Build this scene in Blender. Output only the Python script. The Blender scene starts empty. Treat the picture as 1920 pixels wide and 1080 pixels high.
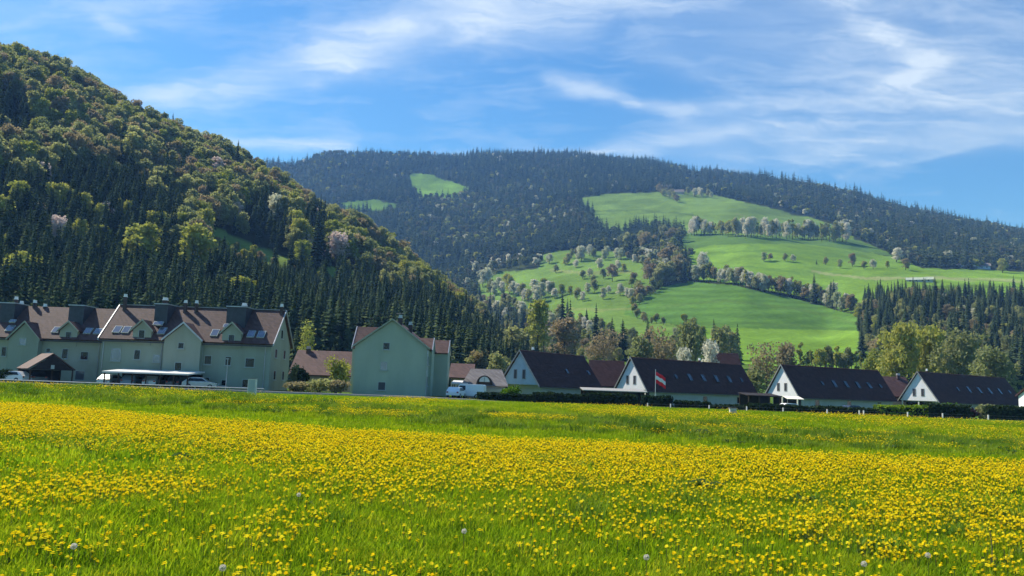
import bpy, math, random
import numpy as np
from mathutils import Matrix, Vector

scene = bpy.context.scene
R = math.radians
F = 1500.0                 # focal length in pixels of a 1920 px wide frame
EYE = 1.6
PITCH, ROLL = R(7.05), R(2.0)

# ------------------------------------------------------------------ camera
cam_data = bpy.data.cameras.new('camera')
cam_data.sensor_width = 36.0
cam_data.lens = F / 1920.0 * 36.0
cam_data.clip_start = 0.1
cam_data.clip_end = 20000
cam = bpy.data.objects.new('camera', cam_data)
scene.collection.objects.link(cam)
CR = (Matrix.Rotation(R(90) + PITCH, 3, 'X') @ Matrix.Rotation(ROLL, 3, 'Z'))
cam.matrix_world = Matrix.Translation((0, 0, EYE)) @ CR.to_4x4()
scene.camera = cam
CRn = np.array(CR)

# ------------------------------------------------------------------ light
SUN_AZ, SUN_EL = R(-57), R(46)      # azimuth clockwise from +Y (the way the camera looks)
sunv = Vector((math.sin(SUN_AZ) * math.cos(SUN_EL), math.cos(SUN_AZ) * math.cos(SUN_EL), math.sin(SUN_EL)))
sd = bpy.data.lights.new('sun', 'SUN')
sd.energy = 4.6
sd.angle = R(0.53)
sd.color = (1.0, 0.95, 0.86)
sun = bpy.data.objects.new('sun', sd)
sun.rotation_euler = sunv.to_track_quat('Z', 'Y').to_euler()
scene.collection.objects.link(sun)

scene.view_settings.view_transform = 'Standard'
scene.view_settings.look = 'None'
scene.view_settings.exposure = 0.72
scene.view_settings.gamma = 1.0
scene.view_settings.use_curve_mapping = False
scene.render.engine = 'CYCLES'
cy = scene.cycles
cy.max_bounces = 5; cy.diffuse_bounces = 2; cy.glossy_bounces = 2; cy.transmission_bounces = 3
cy.transparent_max_bounces = 6; cy.volume_bounces = 0
cy.use_denoising = True
cy.use_adaptive_sampling = True
cy.adaptive_threshold = 0.02
cy.caustics_reflective = False; cy.caustics_refractive = False


def ray(px, py):
    """unit-free direction(s) through the photograph's pixel(s)"""
    px = np.asarray(px, float); py = np.asarray(py, float)
    v = np.stack([(px - 960) / F, (540 - py) / F, -np.ones_like(px)], -1)
    return v @ CRn.T


def at(px, py, Y):
    d = ray(px, py)
    k = Y / d[..., 1]
    return Vector((float(d[0] * k), float(Y), float(EYE + d[2] * k)))


def on_plane(px, py, z):
    d = ray(px, py)
    k = (z - EYE) / d[2]
    return Vector((float(d[0] * k), float(d[1] * k), float(z)))


def project(x, y, z):
    p = np.stack([np.asarray(x, float), np.asarray(y, float), np.asarray(z, float) - EYE], -1) @ CRn
    zz = np.minimum(p[..., 2], -1e-3)
    return 960 + F * p[..., 0] / -zz, 540 - F * p[..., 1] / -zz


def horizon(px):
    return 725.6 + (px - 960) * math.tan(ROLL)


# ------------------------------------------------------------------ world: sky with cirrus
world = bpy.data.worlds.new('World')
scene.world = world
world.use_nodes = True
wt = world.node_tree
for n in list(wt.nodes):
    wt.nodes.remove(n)


class NT:
    """tiny node-tree writer"""
    def __init__(self, tree): self.t = tree
    def n(self, typ, **kw):
        nd = self.t.nodes.new(typ)
        ins = kw.pop('ins', {})
        for k, v in kw.items(): setattr(nd, k, v)
        for k, v in ins.items(): self.put(nd.inputs[k], v)
        return nd
    def put(self, sock, v):
        if isinstance(v, bpy.types.NodeSocket): self.t.links.new(v, sock)
        elif v is not None: sock.default_value = v
    def math(self, op, a, b=None, c=None, clamp=False):
        nd = self.t.nodes.new('ShaderNodeMath'); nd.operation = op; nd.use_clamp = clamp
        for i, v in enumerate((a, b, c)):
            if v is not None: self.put(nd.inputs[i], v)
        return nd.outputs[0]
    def vmath(self, op, a, b=None, scale=None):
        nd = self.t.nodes.new('ShaderNodeVectorMath'); nd.operation = op
        self.put(nd.inputs[0], a)
        if b is not None: self.put(nd.inputs[1], b)
        if scale is not None: self.put(nd.inputs[3], scale)
        return nd.outputs[1] if op in ('DOT_PRODUCT', 'LENGTH', 'DISTANCE') else nd.outputs[0]
    def mix(self, fac, a, b, typ='MIX'):
        nd = self.t.nodes.new('ShaderNodeMix'); nd.data_type = 'RGBA'; nd.blend_type = typ
        self.put(nd.inputs[0], fac); self.put(nd.inputs[6], a); self.put(nd.inputs[7], b)
        return nd.outputs[2]
    def ramp(self, fac, stops):
        nd = self.t.nodes.new('ShaderNodeValToRGB'); self.put(nd.inputs[0], fac)
        el = nd.color_ramp.elements
        while len(el) < len(stops): el.new(0.5)
        for e, (p, c) in zip(el, stops):
            e.position = p; e.color = c if len(c) == 4 else (*c, 1)
        return nd.outputs[0]
    def noise(self, vec, scale, detail=3, rough=0.5, dist=0.0):
        nd = self.t.nodes.new('ShaderNodeTexNoise')
        if vec is not None: self.put(nd.inputs['Vector'], vec)
        nd.inputs['Scale'].default_value = scale; nd.inputs['Detail'].default_value = detail
        nd.inputs['Roughness'].default_value = rough; nd.inputs['Distortion'].default_value = dist
        return nd.outputs[0], nd.outputs[1]


w = NT(wt)
sky = w.n('ShaderNodeTexSky', sky_type='NISHITA', sun_disc=False, sun_elevation=SUN_EL, sun_rotation=SUN_AZ,
          altitude=500.0, air_density=1.15, dust_density=0.35, ozone_density=3.2)
gen = w.n('ShaderNodeTexCoord').outputs['Generated']
sep = w.n('ShaderNodeSeparateXYZ', ins={0: gen})
den = w.math('ADD', w.math('MAXIMUM', sep.outputs[2], 0.0), 0.22)
cu = w.math('DIVIDE', sep.outputs[0], den); cv = w.math('DIVIDE', sep.outputs[1], den)
uv = w.n('ShaderNodeCombineXYZ', ins={0: cu, 1: cv}).outputs[0]
_, wcol = w.noise(uv, 1.3, 4, 0.55)
warp = w.vmath('SCALE', w.vmath('SUBTRACT', wcol, (0.5, 0.5, 0.5)), scale=0.16)
uvw = w.vmath('ADD', uv, warp)
_, wcol2 = w.noise(uv, 9.0, 5, 0.6)
uvf = w.vmath('ADD', uvw, w.vmath('SCALE', w.vmath('SUBTRACT', wcol2, (0.5, 0.5, 0.5)), scale=0.07))


def skyuv(px, py):
    d = ray(px, py); d = d / np.linalg.norm(d)
    return Vector((d[0] / (max(d[2], 0) + .22), d[1] / (max(d[2], 0) + .22), 0))


# strands of cirrus: two ends, half width (sky units), strength
strands = [((330, 190), (640, 95), .050, .42), ((640, 95), (900, 10), .075, .62), ((900, 10), (1250, -60), .11, .6),
           ((560, 150), (760, 60), .025, .45), ((250, 200), (620, 120), .05, .2),
           ((1040, 150), (1270, 215), .030, .55), ((1270, 215), (1560, 190), .040, .42), ((1180, 90), (1420, 190), .03, .22),
           ((1490, -20), (1640, 66), .026, .95), ((1640, 66), (1745, 118), .026, 1.3), ((1745, 118), (1650, 172), .026, 1.2),
           ((1650, 175), (2000, 200), .060, .62), ((1500, 290), (2000, 250), .065, .45), ((1120, 285), (1560, 235), .040, .42),
           ((1580, 330), (1960, 262), .018, .25), ((420, 272), (640, 268), .035, .6), ((200, 40), (235, 60), .022, .5),
           ((-40, 30), (300, 20), .06, .22), ((700, 60), (1080, 55), .05, .3), ((1540, 10), (1950, 120), .16, .34), ((1350, 260), (2000, 190), .16, .26), ((1250, 60), (1500, 120), .10, .18),
           ((1000, 290), (1200, 290), .03, .3)]
acc = None
for (a, b, wd, st) in strands:
    A, B_ = skyuv(*a), skyuv(*b)
    ba = B_ - A
    pa = w.vmath('SUBTRACT', uvf, tuple(A))
    h = w.math('DIVIDE', w.vmath('DOT_PRODUCT', pa, tuple(ba)), max(ba.length_squared, 1e-6), clamp=True)
    d = w.vmath('LENGTH', w.vmath('SUBTRACT', pa, w.vmath('SCALE', tuple(ba), scale=h)))
    q = w.math('DIVIDE', d, wd * 0.95)
    g = w.math('MULTIPLY', w.math('EXPONENT', w.math('MULTIPLY', w.math('MULTIPLY', q, q), -1.0)), st)
    acc = g if acc is None else w.math('SUBTRACT', w.math('ADD', acc, g), w.math('MULTIPLY', acc, g))
# fine combed texture and a general thin veil that goes on all over the sky
st_uv = w.n('ShaderNodeMapping', ins={'Vector': uvf, 'Rotation': (0, 0, R(40)), 'Scale': (1.0, 3.4, 1)}).outputs[0]
comb, _ = w.noise(st_uv, 4.6, 10, 0.64, 0.5)
comb2, _ = w.noise(uvf, 2.1, 6, 0.6, 0.3)
combm = w.math('MULTIPLY_ADD', comb, 3.0, -0.8, clamp=True)
veil = w.math('MULTIPLY', w.math('SUBTRACT', w.math('MULTIPLY_ADD', comb, 0.55, w.math('MULTIPLY', comb2, 0.6)), 0.565), 1.5, clamp=True)
cl = w.math('ADD', w.math('MULTIPLY', acc, w.math('MULTIPLY_ADD', combm, 0.62, 0.40)), veil)
cl = w.math('MINIMUM', cl, 0.92)
skyc = w.mix(1.0, sky.outputs[0], (0.36, 0.70, 1.0, 1), 'MULTIPLY')
col = w.mix(w.math('MULTIPLY', cl, 0.78), skyc, (5.4, 6.3, 7.4, 1))
bg = w.n('ShaderNodeBackground', ins={'Color': col, 'Strength': 0.10})
w.n('ShaderNodeOutputWorld', ins={'Surface': bg.outputs[0]})

# ------------------------------------------------------------------ object helpers
C = scene.collection
rng = np.random.default_rng(11)
random.seed(4)


def tag(o, label=None, cat=None, group=None, kind=None):
    if label: o['label'] = label
    if cat: o['category'] = cat
    if group: o['group'] = group
    if kind: o['kind'] = kind
    return o


def mesh_np(name, verts, faces, mat=None, smooth=False):
    """verts (n,3); faces: (m,k) array of equal-sized faces"""
    me = bpy.data.meshes.new(name)
    verts = np.asarray(verts, np.float32); faces = np.asarray(faces, np.int32)
    m, k = faces.shape
    me.vertices.add(len(verts)); me.vertices.foreach_set('co', verts.ravel())
    me.loops.add(m * k); me.loops.foreach_set('vertex_index', faces.ravel())
    me.polygons.add(m); me.polygons.foreach_set('loop_start', np.arange(0, m * k, k, dtype=np.int32))
    me.update(calc_edges=True)
    if smooth: me.polygons.foreach_set('use_smooth', np.ones(m, bool))
    if mat: me.materials.append(mat)
    return me


def link(name, me, parent=None, loc=None, coll=None):
    o = bpy.data.objects.new(name, me)
    (coll or C).objects.link(o)
    if parent: o.parent = parent
    if loc is not None: o.location = loc
    return o


def empty(name, loc, rz=0.0):
    o = bpy.data.objects.new(name, None)
    o.empty_display_size = 0.5
    o.location = loc; o.rotation_euler = (0, 0, rz)
    C.objects.link(o)
    return o


class MB:
    """collects polygons and links them as one mesh object"""
    def __init__(self): self.v = []; self.f = []
    def add(self, vs, fs):
        b = len(self.v); self.v += [tuple(p) for p in vs]; self.f += [tuple(b + i for i in f) for f in fs]; return self
    def box(self, x0, x1, y0, y1, z0, z1):
        return self.add([(x0, y0, z0), (x1, y0, z0), (x1, y1, z0), (x0, y1, z0), (x0, y0, z1), (x1, y0, z1), (x1, y1, z1), (x0, y1, z1)],
                        [(0, 3, 2, 1), (4, 5, 6, 7), (0, 1, 5, 4), (1, 2, 6, 5), (2, 3, 7, 6), (3, 0, 4, 7)])
    def hexa(self, p):                     # eight corners, lower four then upper four, both counterclockwise
        return self.add(p, [(0, 3, 2, 1), (4, 5, 6, 7), (0, 1, 5, 4), (1, 2, 6, 5), (2, 3, 7, 6), (3, 0, 4, 7)])
    def slab(self, a, b, c, d, t):         # a quad a-b-c-d thickened by t below
        n = (Vector(b) - Vector(a)).cross(Vector(d) - Vector(a)).normalized() * t
        lo = [Vector(p) - n for p in (a, b, c, d)]
        return self.hexa([tuple(p) for p in lo] + [tuple(Vector(p)) for p in (a, b, c, d)])
    def prism(self, poly, axis, a0, a1):
        """poly: points in the plane across AXIS; 'x' -> (y,z), 'y' -> (x,z), 'z' -> (x,y)"""
        n = len(poly)
        def P(p, a): return {'x': (a, p[0], p[1]), 'y': (p[0], a, p[1]), 'z': (p[0], p[1], a)}[axis]
        vs = [P(p, a0) for p in poly] + [P(p, a1) for p in poly]
        fs = [tuple(range(n))[::-1], tuple(range(n, 2 * n))] + [(i, (i + 1) % n, n + (i + 1) % n, n + i) for i in range(n)]
        return self.add(vs, fs)
    def tube(self, pts, rads, n=6):
        b = []
        pts = [Vector(p) for p in pts]
        for i, p in enumerate(pts):
            d = (pts[min(i + 1, len(pts) - 1)] - pts[max(i - 1, 0)]).normalized()
            s = d.cross(Vector((0, 0, 1)) if abs(d.z) < .9 else Vector((1, 0, 0))).normalized(); t = d.cross(s)
            for k in range(n):
                a = 2 * math.pi * k / n
                b.append(tuple(p + (s * math.cos(a) + t * math.sin(a)) * rads[i]))
        fs = []
        for i in range(len(pts) - 1):
            for k in range(n):
                fs.append((i * n + k, i * n + (k + 1) % n, (i + 1) * n + (k + 1) % n, (i + 1) * n + k))
        fs += [tuple(range(n))[::-1], tuple(range((len(pts) - 1) * n, len(pts) * n))]
        return self.add(b, fs)
    def mesh(self, name, mat, smooth=False, bevel=0.0):
        me = bpy.data.meshes.new(name)
        me.from_pydata(self.v, [], self.f); me.update()
        import bmesh
        bm = bmesh.new(); bm.from_mesh(me); bmesh.ops.recalc_face_normals(bm, faces=bm.faces)
        if bevel: bmesh.ops.bevel(bm, geom=list(bm.edges), offset=bevel, segments=2, affect='EDGES', clamp_overlap=True)
        bm.to_mesh(me); bm.free()
        if smooth:
            for p in me.polygons: p.use_smooth = True
        me.materials.append(mat)
        return me
    def build(self, name, mat, parent=None, smooth=False, bevel=0.0):
        return link(name, self.mesh(name, mat, smooth, bevel), parent)


# ------------------------------------------------------------------ materials
def new_mat(name):
    m = bpy.data.materials.new(name); m.use_nodes = True
    for n in list(m.node_tree.nodes): m.node_tree.nodes.remove(n)
    return m, NT(m.node_tree)


def surf(name, col, rough=0.8, var=0.15, scale=1.2, spec=0.3, metal=0.0, bump=0.0, bscale=8.0, col2=None, stretch=None):
    m, t = new_mat(name)
    obj = t.n('ShaderNodeTexCoord').outputs['Object']
    if stretch: obj = t.n('ShaderNodeMapping', ins={'Vector': obj, 'Scale': stretch}).outputs[0]
    f, _ = t.noise(obj, scale, 6, 0.62)
    c2 = col2 or tuple(c * (1 - var * 2.2) for c in col)
    c1 = tuple(min(1, c * (1 + var * .8)) for c in col)
    colr = t.ramp(f, [(0.32, c2), (0.68, c1)])
    p = t.n('ShaderNodeBsdfPrincipled', ins={'Base Color': colr, 'Roughness': rough, 'Metallic': metal})
    p.inputs['Specular IOR Level'].default_value = spec
    if bump:
        bf, _ = t.noise(obj, bscale, 4, 0.6)
        b = t.n('ShaderNodeBump', ins={'Strength': 0.6, 'Distance': bump, 'Height': bf})
        t.put(p.inputs['Normal'], b.outputs[0])
    t.n('ShaderNodeOutputMaterial', ins={'Surface': p.outputs[0]})
    return m


def roofing(name, col, course=0.34, patch=0.3, rough=0.7):
    """tiled roof: courses along the slope, single tiles a shade apart, lichen"""
    m, t = new_mat(name)
    obj = t.n('ShaderNodeTexCoord').outputs['Object']
    s = t.n('ShaderNodeSeparateXYZ', ins={0: obj})
    z = t.math('MULTIPLY', s.outputs[2], 1.0 / course)
    xi = t.math('FLOOR', t.math('MULTIPLY', t.math('ADD', s.outputs[0], s.outputs[1]), 3.2))
    cell = t.n('ShaderNodeCombineXYZ', ins={0: xi, 1: t.math('FLOOR', z)}).outputs[0]
    wn = t.n('ShaderNodeTexWhiteNoise', ins={'Vector': cell}); wn.noise_dimensions = '2D'
    big, _ = t.noise(obj, 0.45, 5, 0.6)
    c = t.ramp(wn.outputs[0], [(0, tuple(k * .72 for k in col)), (1, tuple(k * 1.25 for k in col))])
    c = t.mix(t.math('MULTIPLY_ADD', big, 1.6, -0.5, clamp=True), c, tuple(k * (1 - patch) for k in col) + (1,))
    saw = t.math('FRACT', z)
    b = t.n('ShaderNodeBump', ins={'Strength': 0.8, 'Distance': 0.05, 'Height': saw})
    p = t.n('ShaderNodeBsdfPrincipled', ins={'Base Color': c, 'Roughness': rough, 'Normal': b.outputs[0]})
    p.inputs['Specular IOR Level'].default_value = 0.25
    t.n('ShaderNodeOutputMaterial', ins={'Surface': p.outputs[0]})
    return m


def leafy(name, stops, trans=0.4, clump=0.28, tcol=None):
    """foliage: colour differs from plant to plant (object random) and from clump to clump; light passes through"""
    m, t = new_mat(name)
    rnd = t.n('ShaderNodeObjectInfo').outputs['Random']
    obj = t.n('ShaderNodeTexCoord').outputs['Object']
    c = t.ramp(rnd, stops)
    f, _ = t.noise(obj, clump, 3, 0.6)
    br = t.math('MULTIPLY_ADD', f, 1.3, 0.35)
    c = t.vmath('SCALE', c, scale=br)
    d = t.n('ShaderNodeBsdfDiffuse', ins={'Color': c})
    tc = t.vmath('MULTIPLY', c, tcol or (1.12, 1.18, 0.8))
    tr = t.n('ShaderNodeBsdfTranslucent', ins={'Color': tc})
    mx = t.n('ShaderNodeMixShader', ins={0: trans, 1: d.outputs[0], 2: tr.outputs[0]})
    t.n('ShaderNodeOutputMaterial', ins={'Surface': mx.outputs[0]})
    return m


M = {}
M['needle'] = leafy('spruce_needles', [(0, (.028, .050, .032)), (.6, (.050, .078, .042)), (1, (.085, .115, .052))], .15, .35)
M['spring'] = leafy('spring_leaves', [(0, (.28, .31, .075)), (.5, (.38, .37, .11)), (1, (.24, .28, .075))], .42, .3)
M['olive'] = leafy('olive_leaves', [(0, (.19, .22, .115)), (.5, (.26, .27, .14)), (1, (.36, .36, .18))], .52, .3)
M['bud'] = leafy('budding_twigs', [(0, (.27, .26, .15)), (.5, (.28, .24, .16)), (1, (.33, .30, .16))], .48, .35, (1.1, 1.0, .85))
M['blossom'] = leafy('white_blossom', [(0, (.52, .54, .42)), (.5, (.68, .66, .58)), (1, (.36, .42, .24))], .5, .45, (1, 1, .9))
M['far_olive'] = leafy('dark_green_leaves', [(0, (.075, .11, .055)), (.5, (.10, .13, .06)), (1, (.15, .17, .08))], .4, .3)
M['far_bud'] = leafy('grey_green_twigs', [(0, (.13, .13, .09)), (1, (.17, .17, .11))], .4, .3)
M['pink'] = leafy('pale_pink_blossom', [(0, (.62, .52, .48)), (1, (.66, .57, .54))], .35, .45, (1, .95, .9))
M['bark'] = surf('bark', (.09, .075, .06), .9, .2, 3)
M['hedge'] = leafy('hedge_leaves', [(0, (.022, .042, .022)), (1, (.035, .055, .025))], .2, .8)
M['grass'] = leafy('meadow_grass', [(0, (.10, .20, .014)), (.35, (.21, .33, .016)), (.7, (.28, .39, .020)), (1, (.40, .44, .035))], .5, 1.2, (1.25, 1.2, .5))
M['rough'] = leafy('rough_grass', [(0, (.08, .16, .022)), (.5, (.15, .26, .03)), (1, (.27, .34, .05))], .38, 1.0, (1.2, 1.2, .6))
M['weed'] = leafy('broad_weed_leaves', [(0, (.045, .09, .02)), (1, (.07, .11, .04))], .35, 2.0)
M['petal'] = leafy('dandelion_petals', [(0, (.92, .66, .008)), (.5, (.95, .76, .015)), (1, (.93, .82, .04))], .5, 3.0, (1.05, 1.0, .6))
M['stem'] = leafy('flower_stem', [(0, (.12, .18, .04)), (1, (.16, .17, .06))], .3, 2.0)
M['clock'] = leafy('seed_head_down', [(0, (.74, .70, .62)), (1, (.8, .76, .68))], .5, 3.0, (1, 1, 1))

# ------------------------------------------------------------------ terrain
def vnoise(x, y, s, seed=0):
    x = np.asarray(x, float) / s + seed * 17.3; y = np.asarray(y, float) / s - seed * 9.1
    xi, yi = np.floor(x), np.floor(y); fx, fy = x - xi, y - yi
    fx = fx * fx * (3 - 2 * fx); fy = fy * fy * (3 - 2 * fy)
    def hsh(a, b):
        v = np.sin(a * 127.1 + b * 311.7 + seed * 74.7) * 43758.5453
        return v - np.floor(v)
    return (hsh(xi, yi) * (1 - fx) * (1 - fy) + hsh(xi + 1, yi) * fx * (1 - fy) + hsh(xi, yi + 1) * (1 - fx) * fy + hsh(xi + 1, yi + 1) * fx * fy)


def fbm(x, y, s, o=4, seed=0):
    v = 0; a = 1; tot = 0
    for i in range(o):
        v = v + a * vnoise(x, y, s / 2 ** i, seed + i); tot += a; a *= .5
    return v / tot


AZ = np.radians(np.linspace(-46, 46, 369))


def relief(cols, rows, table, lo, hi, blur):
    """heights on a grid of bearing and distance from a surveyed table of sight lines"""
    rr = np.arange(lo, hi + 1, 10.0)
    Z = np.zeros((len(AZ), len(rows)))
    for j, r in enumerate(rows):
        a, z = [], []
        for i, c in enumerate(cols):
            v = table[i][j]
            if isinstance(v, tuple):
                d = ray(c, horizon(c)); a.append(math.atan2(d[0], d[1])); z.append(v[0])
            else:
                d = ray(c, v); a.append(math.atan2(d[0], d[1])); z.append(EYE + d[2] / math.hypot(d[0], d[1]) * r)
        Z[:, j] = np.interp(AZ, a, z)
    G = np.array([np.interp(rr, rows, Z[i]) for i in range(len(AZ))])
    for ax, n in ((0, blur[0]), (1, blur[1])):
        k = np.hanning(n + 2)[1:-1]; k /= k.sum()
        pad = [(0, 0), (0, 0)]; pad[ax] = (n // 2, n // 2)
        P = np.pad(G, pad, mode='edge')
        G = np.apply_along_axis(lambda q: np.convolve(q, k, 'valid'), ax, P)
    return rr, G


def sampler(rr, G):
    def f(x, y):
        x = np.asarray(x, float); y = np.asarray(y, float)
        az = np.arctan2(x, y); r = np.hypot(x, y)
        i = np.clip((az - AZ[0]) / (AZ[1] - AZ[0]), 0, len(AZ) - 1.001); j = np.clip((r - rr[0]) / 10.0, 0, len(rr) - 1.001)
        i0 = i.astype(int); j0 = j.astype(int); fi = i - i0; fj = j - j0
        return (G[i0, j0] * (1 - fi) * (1 - fj) + G[i0 + 1, j0] * fi * (1 - fj) + G[i0, j0 + 1] * (1 - fi) * fj + G[i0 + 1, j0 + 1] * fi * fj)
    return f


g0 = (-4.0,)
rowsB = [150, 250, 320, 400, 500, 600, 700, 850, 1000, 1200, 1400, 1600, 1800, 2000, 2200, 2400, 2700, 3000]
colsB = [-600, 400, 560, 600, 800, 960, 1100, 1250, 1400, 1550, 1700, 1920, 2200, 2600]
tabB = [
    [g0, (0,), (2,), 690, 670, 650, 630, 600, 570, 530, 480, 430, 380, 340, 310, 290, 320, 420],
    [g0, (0,), (2,), 700, 690, 680, 660, 630, 600, 560, 500, 450, 400, 360, 330, 308, 330, 420],
    [g0, (0,), (2,), 705, 695, 680, 660, 625, 590, 545, 490, 440, 405, 372, 340, 312, 330, 420],
    [g0, (0,), (2,), 705, 695, 680, 660, 625, 590, 545, 490, 440, 402, 366, 322, 287, 310, 420],
    [g0, (0,), (2,), 708, 695, 675, 650, 610, 565, 515, 460, 415, 378, 350, 316, 291, 312, 420],
    [g0, (0,), (2,), 700, 680, 650, 620, 570, 525, 480, 440, 405, 370, 338, 310, 290, 315, 420],
    [g0, (0,), 698, 665, 635, 605, 575, 530, 490, 455, 412, 374, 346, 322, 304, 294, 318, 420],
    [g0, (0,), 698, 662, 630, 598, 560, 508, 472, 440, 400, 368, 347, 330, 318, 310, 340, 440],
    [g0, (0,), 700, 668, 632, 590, 545, 500, 460, 430, 398, 374, 355, 342, 334, 336, 370, 460],
    [g0, (0,), 704, 678, 645, 612, 572, 512, 475, 446, 416, 390, 369, 358, 358, 368, 405, 485],
    [g0, (0,), 708, 665, 605, 560, 538, 512, 492, 462, 436, 416, 404, 400, 405, 420, 455, 525],
    [g0, (-1,), 728, 690, 635, 585, 555, 530, 512, 494, 474, 456, 444, 440, 447, 462, 495, 565],
    [g0, (-1,), 750, 735, 700, 660, 620, 580, 555, 540, 520, 505, 495, 490, 500, 520, 560, 620],
    [g0, (-1,), (0,), 760, 740, 710, 680, 640, 615, 600, 585, 575, 570, 570, 580, 600, 640, 700]]
rrB, GB = relief(colsB, rowsB, tabB, 150, 3000, (7, 7))
hB0 = sampler(rrB, GB)
rowsL = [140, 170, 220, 270, 320, 380, 440, 500, 560, 650, 760]
colsL = [-500, -200, 0, 150, 300, 400, 500, 600, 700, 800, 900, 1000, 1080, 1180, 1300]
gl = (-4.0,); gm = (-1.0,)
tabL = [
    [gl, gm, 640, 540, 420, 300, 170, 60, -40, -60, 60],
    [gl, gm, 655, 560, 450, 340, 230, 120, 40, 20, 120],
    [gl, gm, 655, 570, 486, 375, 255, 165, 100, 104, 240],
    [gl, gm, 658, 580, 502, 402, 300, 218, 170, 178, 300],
    [gl, gm, 662, 592, 520, 440, 355, 292, 258, 285, 380],
    [gl, gm, 668, 604, 538, 468, 392, 332, 298, 330, 430],
    [gl, gm, 672, 616, 556, 498, 436, 382, 352, 390, 480],
    [gl, gm, 680, 632, 580, 530, 476, 432, 412, 450, 540],
    [gl, gm, 692, 652, 612, 568, 522, 488, 474, 510, 600],
    [gl, gm, 698, 668, 634, 600, 566, 546, 548, 585, 650],
    [gl, gm, 706, 688, 658, 630, 610, 604, 618, 650, 690],
    [gl, gm, 714, 700, 662, 664, 680, 695, 710, 725, (-4,)],
    [gl, gm, 720, 705, 688, 700, 716, (-3,), (-8,), (-10,), (-10,)],
    [gl, gm, 730, 724, 730, (-4,), (-6,), (-8,), (-10,), (-10,), (-10,)],
    [gl, gl, gl, gl, gl, gl, gl, gl, gl, gl, gl]]
rrL, GL = relief(colsL, rowsL, tabL, 140, 760, (5, 3))
hL0 = sampler(rrL, GL)


def hB(x, y):
    r = np.hypot(x, y)
    return hB0(x, y) + (fbm(x, y, 160, 4, 3) - .5) * 20 * np.clip((r - 350) / 900, 0, 1) + (fbm(x, y, 42, 3, 5) - .5) * 5.0 * np.clip((r - 250) / 300, 0, 1)


def hL(x, y):
    r = np.hypot(x, y)
    k = np.clip((r - 200) / 150, 0, 1) * np.clip((R(2) - np.arctan2(x, y)) / R(8), 0, 1)
    return hL0(x, y) + (fbm(x, y, 70, 4, 8) - .5) * 22 * k


def hV(x, y):
    """valley floor: level, a shallow dip where the row of dark-roofed houses stands"""
    k = np.clip((np.asarray(x, float) + 12) / 25, 0, 1) * np.clip((np.asarray(y, float) - 84) / 14, 0, 1)
    return -0.04 - 0.8 * k * k * (3 - 2 * k)


def inpoly(px, py, poly):
    px = np.asarray(px, float); py = np.asarray(py, float)
    c = np.zeros(px.shape, bool); n = len(poly)
    for i in range(n):
        x1, y1 = poly[i]; x2, y2 = poly[(i + 1) % n]
        if y1 == y2: continue
        k = ((y1 > py) != (y2 > py)) & (px < (x2 - x1) * (py - y1) / (y2 - y1) + x1)
        c ^= k
    return c


# outlines of open grassland on the pasture hill, as sight lines from the camera
UP = [(1085, 372), (1130, 364), (1230, 360), (1300, 358), (1360, 370), (1450, 392), (1530, 410), (1590, 432), (1602, 452), (1480, 448), (1380, 442), (1290, 440), (1250, 428), (1190, 420), (1165, 438), (1130, 434), (1110, 402)]
MIDF = [(1275, 470), (1330, 456), (1420, 452), (1500, 452), (1600, 466), (1680, 486), (1730, 502), (1940, 510), (2150, 530), (2150, 576), (1940, 566), (1740, 562), (1622, 562), (1614, 592), (1560, 575), (1500, 556), (1380, 532), (1280, 522), (1300, 490)]
LOWF = [(1175, 572), (1240, 540), (1290, 528), (1380, 536), (1500, 562), (1606, 592), (1612, 640), (1600, 700), (1480, 700), (1380, 680), (1330, 650), (1300, 615), (1200, 598), (1170, 590)]
LEFTF = [(1020, 476), (1080, 468), (1150, 472), (1205, 496), (1228, 540), (1192, 572), (1206, 596), (1300, 618), (1250, 640), (1150, 625), (1080, 606), (1000, 604), (965, 575), (905, 568), (888, 528), (940, 510), (1010, 502)]
FARF = [(768, 326), (810, 328), (878, 352), (850, 372), (790, 372), (770, 350)]
GAP = [(1286, 436), (1480, 444), (1610, 450), (1690, 484), (1600, 470), (1500, 456), (1330, 460), (1270, 474)]
FAR2 = [(640, 380), (700, 374), (765, 388), (700, 396), (640, 392)]
CLEARL = [(372, 432), (410, 428), (470, 458), (560, 492), (650, 505), (745, 522), (756, 533), (640, 521), (545, 508), (470, 484), (400, 455)]
BANK = [(1000, 628), (1060, 636), (1120, 656), (1175, 676), (1240, 720), (1100, 740), (1010, 670)]
FIELDS = [UP, MIDF, LOWF, LEFTF, FARF, FAR2, GAP]


def polar(name, h, az0, az1, naz, r0, r1, nr, geom=1.0):
    a = np.linspace(az0, az1, naz); t = np.linspace(0, 1, nr)
    r = r0 + (r1 - r0) * t if geom == 1.0 else r0 * (r1 / r0) ** t
    A, RR = np.meshgrid(a, r, indexing='ij')
    x = np.sin(A) * RR; y = np.cos(A) * RR; z = h(x, y)
    i = np.arange(naz - 1)[:, None] * nr + np.arange(nr - 1)[None, :]
    f = np.stack([i, i + nr, i + nr + 1, i + 1], -1).reshape(-1, 4)[:, ::-1]
    me = mesh_np(name, np.stack([x, y, z], -1).reshape(-1, 3), f, None, True)
    return me, x.ravel(), y.ravel(), z.ravel()


def paint(me, cols):
    a = me.color_attributes.new('tint', 'FLOAT_COLOR', 'POINT')
    c = np.ones((len(cols), 4), np.float32); c[:, :3] = cols
    a.data.foreach_set('color', c.ravel())


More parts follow.
